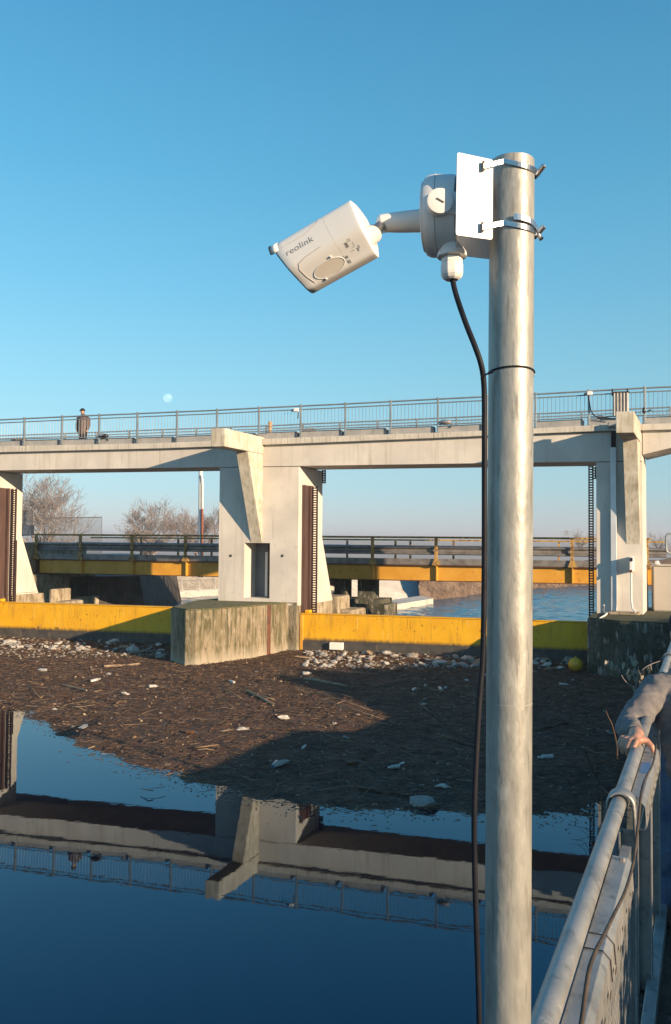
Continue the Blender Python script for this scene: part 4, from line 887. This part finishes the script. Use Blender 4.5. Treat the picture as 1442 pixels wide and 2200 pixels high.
# side boss with plug (towards us)
cs = Pz(946, 430, ZP-.034); 
q = Pz(962, 430, ZP-.045)
lathe(MB(), cs+V((.0,.035,0)), V((0,-1,0)), [(-.01,.0165),(.030,.0165)]).build('boss', whiteg, jb, smooth=True)
MB().box(cs+V((.017,.024,.001)), .024, .03, .031).build('boss_block', whiteg, jb, bevel=.002)
lathe(MB(), cs+V((.0,.005,0)), V((0,-1,0)), [(0,.0165),(.0005,.0175),(.004,.0170),(.0045,.0155),(.0046,0)]).build('plug', whiteg, jb, smooth=True)
MB().box(cs+V((0,-.0002,.0)), .011, .0012, .0018, (V((.87,0,-.5)), V((0,1,0)), V((.5,0,.87)))).build('plug_slot', brasst, jb)
# bottom boss + gland
cg = Pz(971, 552, ZP+.014)
dn = V((0,0,-1))
lathe(MB(), cg+V((0,0,.020)), dn, [(0,.010),(.008,.016),(.0145,.0200),(.016,.0205),(.0205,.0200),(.0206,.0)]).build('bottom_boss', whiteg, jb, smooth=True)
lathe(MB(), cg, dn, [(0,0),(0,.0135),(.003,.0150),(.0085,.0150),(.0088,.0125)], 6).build('gland_hex_nut', whitep, jb, bevel=.0008)
lathe(MB(), cg, dn, [(.0088,.0125),(.0092,.0152),(.011,.0158),(.022,.0158),(.026,.0150),(.030,.0125),(.0325,.009),(.0328,0)], 9).build('gland_dome_nut', whitep, jb, bevel=.0008)
# --- camera body
a_ = V((-.86,.35,-.376)).normalized(); w_ = V((a_.y,-a_.x,0)).normalized(); w_ = w_ if w_.y > 0 else -w_
d_ = a_.cross(w_).normalized(); d_ = d_ if d_.z < 0 else -d_
B0 = Pz(752, 431, ZP-.030)                         # near top back edge
LEN = .1215
cm = thing('bullet_camera', B0, 'white bullet security camera tilted down to the left on the pole', 'security camera')
# --- arm
A0_ = Pz(909, 474, zb_+.004); A1_ = Pz(818, 480, zb_+.008)
MB().tube([A0_+V((.01,0,0)), A0_, A0_.lerp(A1_,.55), A1_], [.0160,.0158,.0142,.0118], 32).build('arm_tube', whiteg, cm, smooth=True)
lathe(MB(), A1_, (A1_-A0_).normalized()*.5+V((-.3,-.35,0)), [(-.010,.0115),(-.002,.0126),(.0028,.0115),(.0045,.007),(.005,0)], 32).build('arm_end_cap', whitep, cm, smooth=True)
E_ = Pz(797, 500, ZP+.008)
MB().tube([A1_+V((.003,-.001,-.004)), A1_.lerp(E_,.5)+V((.001,0,-.003)), E_], [.0088,.0082,.0080], 24).build('ball_joint', metalj, cm, smooth=True)

def sect(scale=1.0):
    W_, H_ = .072, .0790
    pts = [(.012,-.006),(.0035,-.0025),(0,.004),(-.0005,.016),(.0,.034),(.0015,.045),(.006,.0535),(.012,.0605),(.0205,.0705),(.025,.0765),(.029,.079),(.036,.0795)]
    pts = [(p[0],p[1]*.886) for p in pts]; mir = [(W_-x, y) for x, y in pts[::-1]]
    full = pts + mir[1:] + [(W_-.03,-.0085),(.03,-.0085)]
    # resample smooth (Catmull-Rom)
    res = []; n_ = len(full)
    for i in range(n_):
        p0, p1, p2, p3 = [V((*full[(i+k)%n_],0)) for k in (-1,0,1,2)]
        for j in range(4):
            t_ = j/4; res.append((p1*2+(p2-p0)*t_+(p0*2-p1*5+p2*4-p3)*t_*t_+(p1*3-p0-p2*3+p3)*t_**3)*.5)
    return res
SEC = sect()
def frontlen(d): return LEN - max(0, d-.012)*.26
def body_pt(wd, ax_t, shrink=0):
    c0 = V((.036,.036,0)); q = c0+(wd-c0)*(1-shrink)
    L_ = ax_t*frontlen(wd.y); return B0 + a_*L_ + w_*q.x + d_*q.y
ts = [(0,.03),(.006,.006),(.02,0),(.05,0),(.2,0),(.355,0),(.3565,.012),(.3595,.012),(.361,0),(.6,0),(.9,0),(.985,.0),(1,.02)]
b = MB(); n_ = len(SEC)
for (t_, sh) in ts:
    for q in SEC: b.v.append(tuple(body_pt(q, t_, sh)))
for i in range(len(ts)-1):
    for j in range(n_): j2 = (j+1)%n_; b.f.append((i*n_+j, i*n_+j2, (i+1)*n_+j2, (i+1)*n_+j))
b.f.append(tuple(range(n_))[::-1])
b.f.append(tuple((len(ts)-1)*n_+j for j in range(n_)))
b.build('body', whitep, cm, smooth=True)
# black glass front, set in; white visor hood over it
b = MB(); vsf = [body_pt(q, 1.012, .05) for q in SEC] + [body_pt(q, .99, .05) for q in SEC]
b.add(vsf, [tuple(range(n_))] + [(j,(j+1)%n_,n_+(j+1)%n_,n_+j) for j in range(n_)]); b.build('front_glass', blackp, cm, smooth=True)
hood = [q for q in SEC if (q.y < .0135 and q.x < .036) or (q.y < -.004 and q.x < .056)]; hood.sort(key=lambda q: (0 if q.x < .036 else 1, -q.y if q.x < .036 else q.y))
b = MB(); hn = len(hood)
for (t0, sh) in ((.965,-.012),(1.06,-.012)):
    for q in hood: b.v.append(tuple(body_pt(V((q.x,q.y-.0005,0)), t0, sh)))
for j in range(hn-1): b.f.append((j, j+1, hn+j+1, hn+j))
ob = b.build('sun_hood', whitep, cm, smooth=True); md = ob.modifiers.new('t','SOLIDIFY'); md.thickness = .0022; md.offset = -1
b = MB()
b.tube([body_pt(V((q.x,q.y-.0005,0)), 1.064, -.012) for q in hood], .0013, 8); b.build('hood_rim', blackp, cm, smooth=True)
# surface drawing on the near side: arc-length parametrisation of the section
near = SEC[0:14*4+1]; acc = [0]
for a, c in zip(near, near[1:]): acc.append(acc[-1]+(c-a).length)
def surf(L_, u, lift=.0003):                      # L_ metres from the back edge, u metres round the section from the top
    u = max(0, min(acc[-1]-1e-6, u*.90))
    for i in range(len(acc)-1):
        if acc[i] <= u <= acc[i+1]: t_ = (u-acc[i])/(acc[i+1]-acc[i]); q = near[i].lerp(near[i+1], t_); tg = (near[i+1]-near[i]).normalized(); break
    nr = V((-tg.y, tg.x, 0)); cc_ = q-V((.036,.036,0)); nr = nr if nr.dot(cc_) > 0 else -nr; q2 = q+nr*lift
    return B0 + a_*L_ + w_*q2.x + d_*q2.y
def sline(pts, r=.00035, name='panel_line', m_=seam, close=False):
    P_ = []
    seq = pts + ([pts[0]] if close else [])
    for (a, c) in zip(seq, seq[1:]):
        for k in range(4): t_ = k/4; P_.append(surf(a[0]+(c[0]-a[0])*t_, a[1]+(c[1]-a[1])*t_))
    P_.append(surf(*seq[-1])); return MB().tube(P_, r, 5).build(name, m_, cm)
sline([(.113,.024),(.075,.024),(.055,.018),(.048,.012)], .00018)
sline([(.060,.054),(.085,.056),(.098,.060),(.101,.068),(.098,.082),(.092,.097)], .0004)
cu, cl = .0885, .064
el = [(cl+.0235*math.cos(2*math.pi*i/36), cu+.0120*math.sin(2*math.pi*i/36)) for i in range(36)]
sline(el, .0007, 'speaker_ring', whitep, True)
b = MB(); ctrp = surf(cl, cu, .0004); vv = [ctrp]+[surf(cl+(p[0]-cl)*.94, cu+(p[1]-cu)*.94, .0004) for p in el]; b.add(vv, [(0,i+1,(i+1)%36+1) for i in range(36)]); b.build('speaker_grille', mat('dimpled_plastic', (.62,.56,.49), None, rough=.6, bump=.8, bscale=900, bdist=.0006), cm)
for (l_, u_2) in ((.055,.0745),(.076,.1005)):
    b = MB().ball(surf(l_,u_2,.0005), .0022, .0022, .0014, 10, 6); b.build('screw_cap', whiteg, cm, smooth=True)
# printed marks near the back edge (small blocks and strokes)
b = MB()
def patch(l0, l1, u0, u1): b.add([surf(l0,u0), surf(l1,u0), surf(l1,u1), surf(l0,u1)], [(0,1,2,3)])
DU = .009
for (l0,l1,u0,u1) in ((.026,.030,.058,.066),(.020,.0245,.0555,.0565),(.020,.0245,.058,.059),(.019,.0195,.062,.070),(.019,.024,.0695,.070),(.0225,.0265,.0735,.0745),(.0165,.018,.073,.079),(.014,.0148,.070,.076),
    (.034,.038,.076,.080),(.0395,.0402,.074,.083),(.041,.0417,.074,.082),(.036,.0378,.083,.088),(.0425,.0432,.076,.082),(.0340,.0348,.083,.089)): patch(l0,l1,u0+DU,u1+DU)
b.build('printed_marks', ink, cm)
# lettering on the side
fc = bpy.data.curves.new('lettering', 'FONT'); fc.body = 'reolink'; fc.size = .0138; fc.space_character = 1.06
to = bpy.data.objects.new('lettering', fc); sc.collection.objects.link(to); bpy.context.view_layer.update()
dg = bpy.context.evaluated_depsgraph_get(); tm = bpy.data.meshes.new_from_object(to.evaluated_get(dg)); bpy.data.objects.remove(to)
wmax = max(v.co.x for v in tm.vertices); wmin = min(v.co.x for v in tm.vertices)
for v in tm.vertices: 
    L_ = .1085 - (v.co.x-wmin)*(.043/(wmax-wmin)); u_ = .0405 - v.co.y*.95; q = surf(L_, u_, .00025); v.co = q - B0
tm.materials.append(ink); lo_ = bpy.data.objects.new('lettering', tm); sc.collection.objects.link(lo_); lo_.parent = cm
# back joint collar
cback = B0 + w_*.036 + d_*.040
E2 = E_
MB().tube([cback+a_*.004, cback-a_*.006, cback.lerp(E2,.75)], [.0135,.0125,.0095], 24).build('joint_collar', whitep, cm, smooth=True)
MB().tube([cback+a_*.002, E2, E2+(A1_-E2)*.3], .0075, 20).build('joint_stem', metalj, cm, smooth=True)

# --- cable
cpx = [(972,597,ZP+.014),(977,622,ZP+.010),(987,655,ZP-.002),(1003,700,ZP-.014),(1021,745,ZP-.022),(1033,780,ZP-.022),(1039,815,ZP-.016),(1041,870,ZP-.012),(1041,1000,ZP-.012),(1041,1150,ZP-.012),(1040,1300,ZP-.012),(1037,1420,ZP-.012),(1032,1480,ZP-.014),(1027,1560,ZP-.016),(1021,1680,ZP-.02),(1019,1780,ZP-.02),(1021,1900,ZP-.018),(1025,2020,ZP-.014),(1029,2150,ZP-.01),(1031,2260,ZP-.008)]
cp = [Pz(*q) for q in cpx]
def spline(P_, k=6):
    out_ = []
    for i in range(len(P_)-1):
        p0, p1, p2, p3 = P_[max(i-1,0)], P_[i], P_[i+1], P_[min(i+2,len(P_)-1)]
        for j in range(k): t_ = j/k; out_.append((p1*2+(p2-p0)*t_+(p0*2-p1*5+p2*4-p3)*t_*t_+(p1*3-p0-p2*3+p3)*t_**3)*.5)
    return out_+[P_[-1]]
cpts = spline(cp)+[V((cp[-1].x, cp[-1].y, 1.95))]
tag(MB().tube(cpts, .0038, 12).build('camera_cable', cablem, smooth='all'), 'black cable curving from the gland and running down the pole', 'cable')
# cable tie
cc = pp(800); pts = [cc+V((math.cos(R(a))*(RP+.0012), math.sin(R(a))*(RP+.0012), .0025*math.cos(R(a+90)))) for a in range(185, 540, 10)]
pts[0] = Pz(1037,806,ZP-.022)
tie = thing('cable_tie', cc, 'thin black cable tie around the pole holding the cable', 'cable tie')
MB().tube([cc+V((math.cos(R(a))*(RP+.001), math.sin(R(a))*(RP+.001), -.0018+.0035*abs(math.sin(R(a/1)))*1)) for a in range(170, 371, 10)], .0013, 6).build('strap', blackp, tie, smooth=True)
MB().tube([Pz(1060,799,ZP-.03), Pz(1048,803,ZP-.026), Pz(1036,808,ZP-.024), Pz(1034,812,ZP-.014)], .0013, 6).build('strap_tail', blackp, tie, smooth=True)
MB().box(Pz(1143,806,ZP-.004), .006, .006, .005).build('tie_lock', blackp, tie, bevel=.001)

# ================================================================== NEAR FENCE
def FQ(a, r, z): return FP(a, r, z)
ZR = CAMH-.92
fence = thing('galvanised_fence', FP(0,0,1.92), 'galvanised steel fence with tube handrail and grating along the walkway', 'fence')
MB().tube([FQ(a, 0, ZR) for a in (-3.0,-1,.5,1.5,3,4.5,6,8.2)], .026, 24).build('handrail', galv2, fence, smooth=True)
def pa(Y): return (Y-FA.y)/F.y
posts = [-1.3, pa(2.83), pa(3.55), pa(4.15), pa(5.3), pa(6.3), pa(8.3)]
def crail(a0, a1):
    # folded channel: outline in (r, z)
    o_ = [(.020,-.034),(.026,-.014),(.068,-.014),(.082,-.028),(.086,-.105),(.080,-.115),(.056,-.115)]
    k_ = [(r_-.0035 if r_ > .06 else r_+.0035, z_-.0035 if z_ > -.05 else z_+.0035) for r_, z_ in o_]
    b = MB(); prof = o_+k_[::-1]; n_ = len(prof)
    b.add([FQ(a0, r_, ZR+z_) for r_, z_ in prof]+[FQ(a1, r_, ZR+z_) for r_, z_ in prof], [tuple(range(n_))[::-1], tuple(range(n_,2*n_))]+[(i,(i+1)%n_,n_+(i+1)%n_,n_+i) for i in range(n_)])
    return b.build('channel_rail', galv2, fence, bevel=.0015)
segs_ = [(-1.2, pa(2.40)), (pa(2.90), pa(3.66)), (pa(4.3), pa(5.2)), (pa(5.4), pa(6.2)), (pa(6.5), pa(8.2))]
for a, c in segs_:
    crail(a, c)
    b = MB(); q = a+.06
    while q < c-.05: b.box(FQ(q, .0905, ZR-.075), .022, .002, .009, (F, FR, V((0,0,1)))); q += .11
    b.build('bolt_slots', brasst, fence)
    for e_ in (a+.03, c-.03): MB().tube([FQ(e_, .057, ZR-.014), FQ(e_, .057, ZR-.004)], .009, 6).build('bolt', galv2, fence)
for a in posts:
    b = MB(); b.box(FQ(a, .056, (ZR+1.92)/2-.03), .056, .006, ZR-1.92-.05, (F, FR, V((0,0,1)))); b.box(FQ(a, .002, (ZR+1.92)/2-.05), .05, .006, ZR-1.92-.10, (F, FR, V((0,0,1)))); b.box(FQ(a+.024, .029, (ZR+1.92)/2-.05), .006, .05, ZR-1.92-.10, (F, FR, V((0,0,1)))); b.build('post', galv2, fence, bevel=.001)
    # hoop strap over the handrail
    if a in posts[2:4]: continue
    pr = [(-.042,-.055),(-.042,-.01)] + [(.006-.048*math.cos(R(t_)), .046*math.sin(R(t_))-.004) for t_ in range(0,181,12)] + [(.056,-.03),(.058,-.12)]
    b = MB(); vs3 = [FQ(a-.030, r_, ZR+z_) for r_, z_ in pr]+[FQ(a+.030, r_, ZR+z_) for r_, z_ in pr]; n_ = len(pr); b.add(vs3, [(i,i+1,n_+i+1,n_+i) for i in range(n_-1)])
    ob = b.build('hoop_strap', galv2, fence, smooth=True); md = ob.modifiers.new('t','SOLIDIFY'); md.thickness = .009
# grating panels (bars + rods), toe strip
for a, c in zip([-1.25], [pa(2.72)]):
    b = MB(); q = a+.03
    while q < c: b.box(FQ(q, .045, 2.44), .022, .006, .86, (F, FR, V((0,0,1)))); q += .034
    b.build('grating_bars', galv2, fence)
    b = MB(); z = 2.03
    while z < 2.86: b.box(FQ((a+c)/2, .046, z), c-a, .006, .012, (F, FR, V((0,0,1)))); z += .05
    for z in (2.0, 2.87): b.box(FQ((a+c)/2, .035, z), c-a, .03, .006, (F, FR, V((0,0,1))))
    b.build('grating_rods', galv2, fence)
MB().box(FQ(2.7, .06, 1.96), 9.5, .05, .07, (F, FR, V((0,0,1)))).build('toe_rail', galv2, fence, bevel=.004)
c = FQ(pa(3.32), .050, ZR-.0125); b = MB().box(c, .16, .034, .002, (F, FR, V((0,0,1)))); b.build('blue_label', bluetag, fence)
# thin brown stem winding on the fence
def onf(x, y, r_=.11):       # point on the vertical plane r_ metres to the walkway side of the fence line
    d = ray(x, y); t_ = (FP(0, r_, 0)-V((CAM.x,CAM.y,0))).dot(FR)/d.dot(FR); return CAM+d*t_
pts = spline([onf(*q) for q in ((1410,1600),(1403,1640),(1381,1689),(1371,1770),(1362,1846),(1345,1910),(1321,1961),(1297,2010),(1280,2043),(1265,2088),(1250,2192),(1240,2260))])
tag(MB().tube(pts, .0038, 6).build('brown_stem', mat('dark_stem_bark', (.035,.025,.02), (.08,.055,.035), 20, .7), smooth='all'), 'thin dark climbing stem winding down along the fence channel rail', 'stem')
for i_, (Y) in enumerate((1.93,1.86)):
    pts = [FQ(pa(Y), .0905*1.02*math.sin(0)+r_, ZR+z_) for r_, z_ in ((.026,-.012),(.068,-.011),(.084,-.027),(.088,-.075))]
    tag(MB().tube(pts, .0016, 5).build('tie_wire', blackp), ['black wire loop tied over the channel rail, farther one', 'black wire loop tied over the channel rail, nearer one'][i_], 'wire')

# ================================================================== TWIGGY PLANTS
def plant(name, stems, label, pods=(), m=barkm, r=.006):
    g = thing(name, stems[0][0], label, 'plant'); b = MB()
    for s_ in stems: P_ = spline([V(q) for q in s_], 4); n_ = len(P_); b.tube(P_, [r*(1-.6*i/n_) for i in range(n_)], 5, False)
    b.build('stems', m, g, smooth='all')
    if pods:
        b = MB()
        for q in pods: b.ball(q, rnd.uniform(.012,.026), rnd.uniform(.008,.014), rnd.uniform(.014,.03), 6, 4, (V((rnd.gauss(0,1),rnd.gauss(0,1),rnd.gauss(0,1))).normalized(), V((0,1,0)), V((0,0,1))), .2)
        b.build('seed_pods', dryleaf, g)
    return g
plant('bare_shrub', [[aty(1295,1790,4.6), aty(1294,1740,4.7), aty(1290,1690,4.75), aty(1272,1650,4.7), aty(1257,1612,4.6)], [aty(1257,1612,4.6), aty(1290,1625,4.5), aty(1315,1645,4.4)], [aty(1285,1640,4.7), aty(1330,1625,4.6)], [aty(1290,1690,4.75), aty(1312,1708,4.6)]], 'thin bare twigs rising at the water edge left of the handrail', r=.006, m=twigd)
plant('bare_shrub', [[aty(1326,1630,6), aty(1325,1600,6), aty(1316,1560,6), aty(1306,1538,6), aty(1302,1526,6)]], 'single upright bare twig left of the hand', r=.008, m=twigd)
pod = [aty(1360+rnd.gauss(0,10)+k*.9, 1432+k*1.9+rnd.gauss(0,6), 6.5) for k in range(34)] + [aty(1300+k*2.4+rnd.gauss(0,2), 1423+k*1.4+rnd.gauss(0,2), 6.6) for k in range(13)]
plant('seed_pod_plant', [[aty(1358,1530,6.5), aty(1362,1500,6.5), aty(1369,1465,6.5), aty(1380,1440,6.5), aty(1397,1428,6.5), aty(1425,1418,6.6)], [aty(1369,1470,6.5), aty(1355,1440,6.5), aty(1345,1432,6.5)], [aty(1397,1428,6.5), aty(1400,1440,6.5)], [aty(1371,1462,6.5), aty(1385,1478,6.5), aty(1396,1490,6.5)], [aty(1366,1480,6.5), aty(1345,1465,6.5), aty(1335,1450,6.5)], [aty(1334,1446,6.6), aty(1315,1432,6.6), aty(1298,1422,6.6)]], 'dry plant with curled seed pods in front of the dark pier block', pods=pod, r=.007)
stems = []
for k in range(16):
    x0 = rnd.uniform(1262,1296); y0 = rnd.uniform(1800,1990); Z0 = 3.9*FPX/(y0-1165)*.82
    stems.append([aty(x0+rnd.uniform(0,14),y0+rnd.uniform(10,80),Z0), aty(x0+rnd.gauss(0,10),y0-20,Z0), aty(x0-rnd.uniform(5,50),y0-rnd.uniform(0,60),Z0)])
plant('bare_shrub', stems, 'tangle of dark twigs hanging over the water beside the handrail', r=.0035, m=twigd)
# unseen shrubs added on the bank and walkway to shade debris, block and fence
def shade_shrub_mesh(seed, h):
    r_ = random.Random(seed); b = MB()
    for i in range(2600):
        a = r_.random()*6.3; e = math.acos(r_.uniform(-.2,1)); q = V((math.cos(a)*math.sin(e), math.sin(a)*math.sin(e), math.cos(e)))*(r_.uniform(.35,1)**.5)*(1+noise.noise(V((a*2,e*2,seed)))*.35)
        c = V((q.x*.95, q.y*.95, max(.02, q.z)*h)); d = V((r_.gauss(0,1),r_.gauss(0,1),r_.gauss(0,1))).normalized()*.07; e_ = d.orthogonal().normalized()*.04
        b.add([c-d, c-e_, c+d, c+e_], [(0,1,2,3)])
    return b
sm = shade_shrub_mesh(3, 1.0).build('shade_foliage', leafm); st_ = MB().tube([V((0,0,-.1)), V((.05,0,.5))], [.06,.03], 6).build('stem', barkm)
sh0 = thing('shade_shrub', V((0,0,0)), 'unseen shrub added on the right bank to cast shade', 'shrub', 'unseen shrubs added for shade'); sm.parent = sh0; st_.parent = sh0
for i, (a, r_, z, s_, h) in enumerate([(14.6,.9,1.9,1.0,1.05),(15.9,.8,1.9,1.0,1.05),(17.2,.9,1.9,1.0,.75),(18.5,.8,1.9,1.0,.5),(19.8,.9,1.9,1.0,.45),(21.2,.9,1.9,1.0,.4),
                                       (-2.6,3.0,1.98,1.0,1.45),(-1.0,3.0,1.98,1.0,1.5),(.7,2.9,1.98,1.0,1.45),(2.3,3.1,1.98,1.0,1.6),(3.9,3.1,1.98,1.0,1.1),(5.3,3.1,1.98,1.0,1.05),(18.8,6.2,2.0,1.6,1.3),(21.2,6.0,2.0,1.6,1.35)]):
    o = sh0 if i == 0 else copy_tree(sh0); o.location = FP(a, r_, z); o.scale = (s_, s_, h); o.rotation_euler = (0,0,i*1.7)

# ================================================================== PEOPLE
def body_finish(ob, vox=.008, sm_=6):
    m = ob.modifiers.new('unite', 'REMESH'); m.mode = 'VOXEL'; m.voxel_size = vox; m.use_smooth_shade = True
    m = ob.modifiers.new('soften', 'SMOOTH'); m.iterations = sm_; m.factor = .5
# --- person at the fence, facing the camera
PX = aty(1482,2040,4.25); base = V((PX.x, 4.25, 1.95)); hx = V((1,0,0))
per = thing('person', base, 'person in grey brown sweater and jeans with one hand on the handrail', 'person')
sh_l = aty(1449,1502,4.2); elb = aty(1351,1560,4.12); wr = aty(1370,1577,3.72); 
hand0 = aty(1367,1592,3.55)
hc = V((hand0.x, hand0.y, ZR+.040))
neck = base+V((0,.02,1.26)); hip = base+V((0,.02,.82))
b = MB()
b.limb([hip, base+V((0,.02,1.0)), base+V((0,0,1.16)), neck], [.15,.14,.15,.07], 16)
b.limb([neck, neck+V((0,-.01,.1))], [.055,.055]); b.ball(neck+V((0,-.03,.20)), .078, .095, .115, 18, 12)
b.ball(neck+V((0,-.125,.185)), .014, .02, .022); b.ball(neck+V((.08,-.02,.19)), .012, .02, .03); b.ball(neck+V((-.08,-.02,.19)), .012, .02, .03)
sh_r = base+V((.17,.02,1.17)); shl = base+V((-.165,.02,1.165))
b.limb([neck-V((0,0,.05)), shl], [.07,.06]); b.limb([neck-V((0,0,.05)), sh_r], [.07,.06])
b.limb([shl, elb], [.052,.042]); b.limb([elb, wr], [.040,.028]); b.limb([sh_r, sh_r+V((.08,0,-.28)), sh_r+V((.05,-.1,-.5))], [.052,.042,.028])
for s_ in (-1,1): b.limb([hip+V((s_*.09,0,0)), hip+V((s_*.11,-.02,-.38)), hip+V((s_*.11,.02,-.74))], [.085,.06,.042])
# hand resting on the rail: palm, four fingers over the water side, thumb on the near side
palm = [wr, wr.lerp(hc,.5)+V((-.004,0,.006)), hc+V((-.005,-.012,.004))]
b.limb(palm, [.030,.034,.030], 14); b.ball(hc+V((-.004,-.010,.004)), .046, .036, .021, 16, 8)
fing = [(-.046,.016,.0120,.90),(-.040,-.012,.0128,1.0),(-.028,-.036,.0130,1.05),(-.010,-.052,.0122,.95)]
for (fx, fy, r_, l_) in fing:
    k0 = hc+V((fx*.5, fy*.6, .004)); k1 = hc+V((fx-.016*l_, fy*1.05-.008, .004)); k2 = k1+V((-.014, -.006, -.028*l_)); k3 = k2+V((.001, -.002, -.026*l_))
    b.limb([k0, k1, k2, k3], [r_*1.15, r_*1.10, r_*.98, r_*.82], 10)
b.limb([wr.lerp(hc,.6)+V((.018,-.006,-.002)), hc+V((.040,-.020,-.004)), hc+V((.056,-.032,-.022)), hc+V((.060,-.036,-.042))], [.018,.0155,.0130,.0105], 10)
o = b.build('body', skin, per); body_finish(o, .0038, 2)
b = MB()      # sweater
b.limb([base+V((0,.02,.78)), base+V((0,.015,.9)), base+V((0,.01,1.03)), base+V((0,.01,1.13)), base+V((0,.02,1.21))], [.178,.186,.190,.175,.10], 24)
b.limb([base+V((-.10,.015,1.16)), shl+V((.01,0,-.01)), shl.lerp(elb,.5)+V((0,0,-.012)), elb], [.088,.086,.078,.068], 20)
b.limb([elb, elb.lerp(wr,.42)+V((-.012,0,.004)), elb.lerp(wr,.66)], [.066,.056,.040], 20)
b.ball(shl.lerp(elb,.82)+V((0,-.03,-.055)), .05, .05, .022, 12, 8)
b.limb([base+V((.10,.015,1.16)), sh_r, sh_r+V((.08,0,-.28)), sh_r+V((.05,-.1,-.47))], [.085,.08,.06,.042], 20)
b.limb([base+V((0,.02,.76)), base+V((0,.02,.80))], [.182,.180], 24)
for k in range(5):    # folds on the sleeve
    c = shl.lerp(elb, .3+.16*k); b.ball(c+V((rnd.gauss(0,.008),-.035,rnd.gauss(-.02,.02))), .05, .03, .022, 10, 6, ((elb-shl).normalized()*.6+V((0,0,.6)), V((0,1,0)), V((.5,0,.8))))
o = b.build('sweater', wool, per); body_finish(o, .008, 8)
tx = bpy.data.textures.new('cloth_folds', 'CLOUDS'); tx.noise_scale = .075; tx.noise_depth = 1
dm = o.modifiers.new('folds', 'DISPLACE'); dm.texture = tx; dm.strength = .034; dm.mid_level = .5
b = MB().tube([elb.lerp(wr,.68), elb.lerp(wr,.78)], .0405, 20); o = b.build('cuff', wool, per, smooth=True, bevel=.004)
b = MB()
for s_ in (-1,1): b.limb([hip+V((s_*.085,0,.02)), hip+V((s_*.10,-.015,-.2)), hip+V((s_*.115,-.02,-.40)), hip+V((s_*.115,.02,-.77))], [.118,.102,.082,.066], 18)
b.limb([hip+V((-.08,0,.03)), hip+V((.08,0,.03))], [.12,.12], 18)
o = b.build('jeans', denim, per); body_finish(o, .009, 5); dm = o.modifiers.new('folds', 'DISPLACE'); dm.texture = tx; dm.strength = .022; dm.mid_level = .5
for s_ in (-1,1):
    b = MB().limb([hip+V((s_*.115,.05,-.825)), hip+V((s_*.125,-.06,-.835)), hip+V((s_*.13,-.15,-.845))], [.042,.042,.032], 14); o = b.build('shoe', shoem, per, smooth='all')
b = MB().ball(neck+V((0,-.01,.245)), .088, .102, .10, 18, 12); o = b.build('hair', dark, per, smooth='all')
# --- man walking on the deck
s, z = onw(179, 885, -2.0); dk = zi(topL, s)+.0
pc = W(s, -2.0, dk); top = z; sc_ = (aty(179,879,pc.y).z-dk)/1.74
man = thing('person', pc, 'person in dark brown jacket and black cap walking on the barrage deck', 'person')
def Q(a, f_, h): return pc + T*a*sc_ + N*f_*sc_ + V((0,0,h*sc_))
b = MB(); b.limb([Q(0,0,.92), Q(0,0,1.15), Q(0,0,1.38), Q(0,.01,1.5)], [.14*sc_,.13*sc_,.15*sc_,.06*sc_], 14); b.limb([Q(0,.01,1.48), Q(-.01,.02,1.56)], [.055,.055]); b.ball(Q(-.015,.03,1.63), .078, .095, .115, 14, 10); b.ball(Q(-.07,.06,1.62), .016, .016, .02)
for k in (-1,1):
    b.limb([Q(k*.09,0,.9), Q(k*.10,.03*k,.48), Q(k*.1,.0,.08)], [.085,.06,.045]); b.limb([Q(k*.19,0,1.40), Q(k*.25,-.01,1.12), Q(k*.22,.06,.88)], [.05,.042,.03]); b.ball(Q(k*.22,.08,.82), .035, .03, .05)
    b.limb([Q(k*.1,-.03,.05), Q(k*.1,.14,.04)], [.04,.032])
o = b.build('body', skin, man); body_finish(o, .012, 3)
b = MB(); b.limb([Q(0,0,.80), Q(0,0,1.1), Q(0,0,1.34), Q(0,0,1.47)], [.19,.195,.20,.10], 16)
for k in (-1,1): b.limb([Q(k*.13,0,1.38), Q(k*.22,0,1.36), Q(k*.27,-.01,1.12), Q(k*.24,.05,.90)], [.09,.08,.068,.055])
o = b.build('jacket', jacket, man); body_finish(o, .014, 4)
b = MB(); [b.limb([Q(k*.09,0,.88), Q(k*.10,.03*k,.48), Q(k*.1,.0,.10)], [.11,.085,.07]) for k in (-1,1)]; o = b.build('trousers', dark, man); body_finish(o, .014, 3)
b = MB().ball(Q(-.015,.02,1.69), .094, .11, .085, 16, 10).box(Q(-.02,.12,1.665), .13, .10, .02, (T,N,V((0,0,1)))); b.build('cap', dark, man, smooth=True)

# ================================================================== WINTER HAZE
hm = bpy.data.materials.new('haze_air'); hm.use_nodes = True; t = hm.node_tree; t.nodes.clear()
o_ = t.nodes.new('ShaderNodeOutputMaterial'); pv = t.nodes.new('ShaderNodeVolumePrincipled'); pv.inputs['Color'].default_value = (.86,.88,.93,1); pv.inputs['Density'].default_value = HAZE; pv.inputs['Anisotropy'].default_value = .2
t.links.new(pv.outputs[0], o_.inputs['Volume'])
ob = MB().box((0, 1900, 5.25), 5600, 4400, 14.5).build('haze', hm); ob['kind'] = 'stuff'
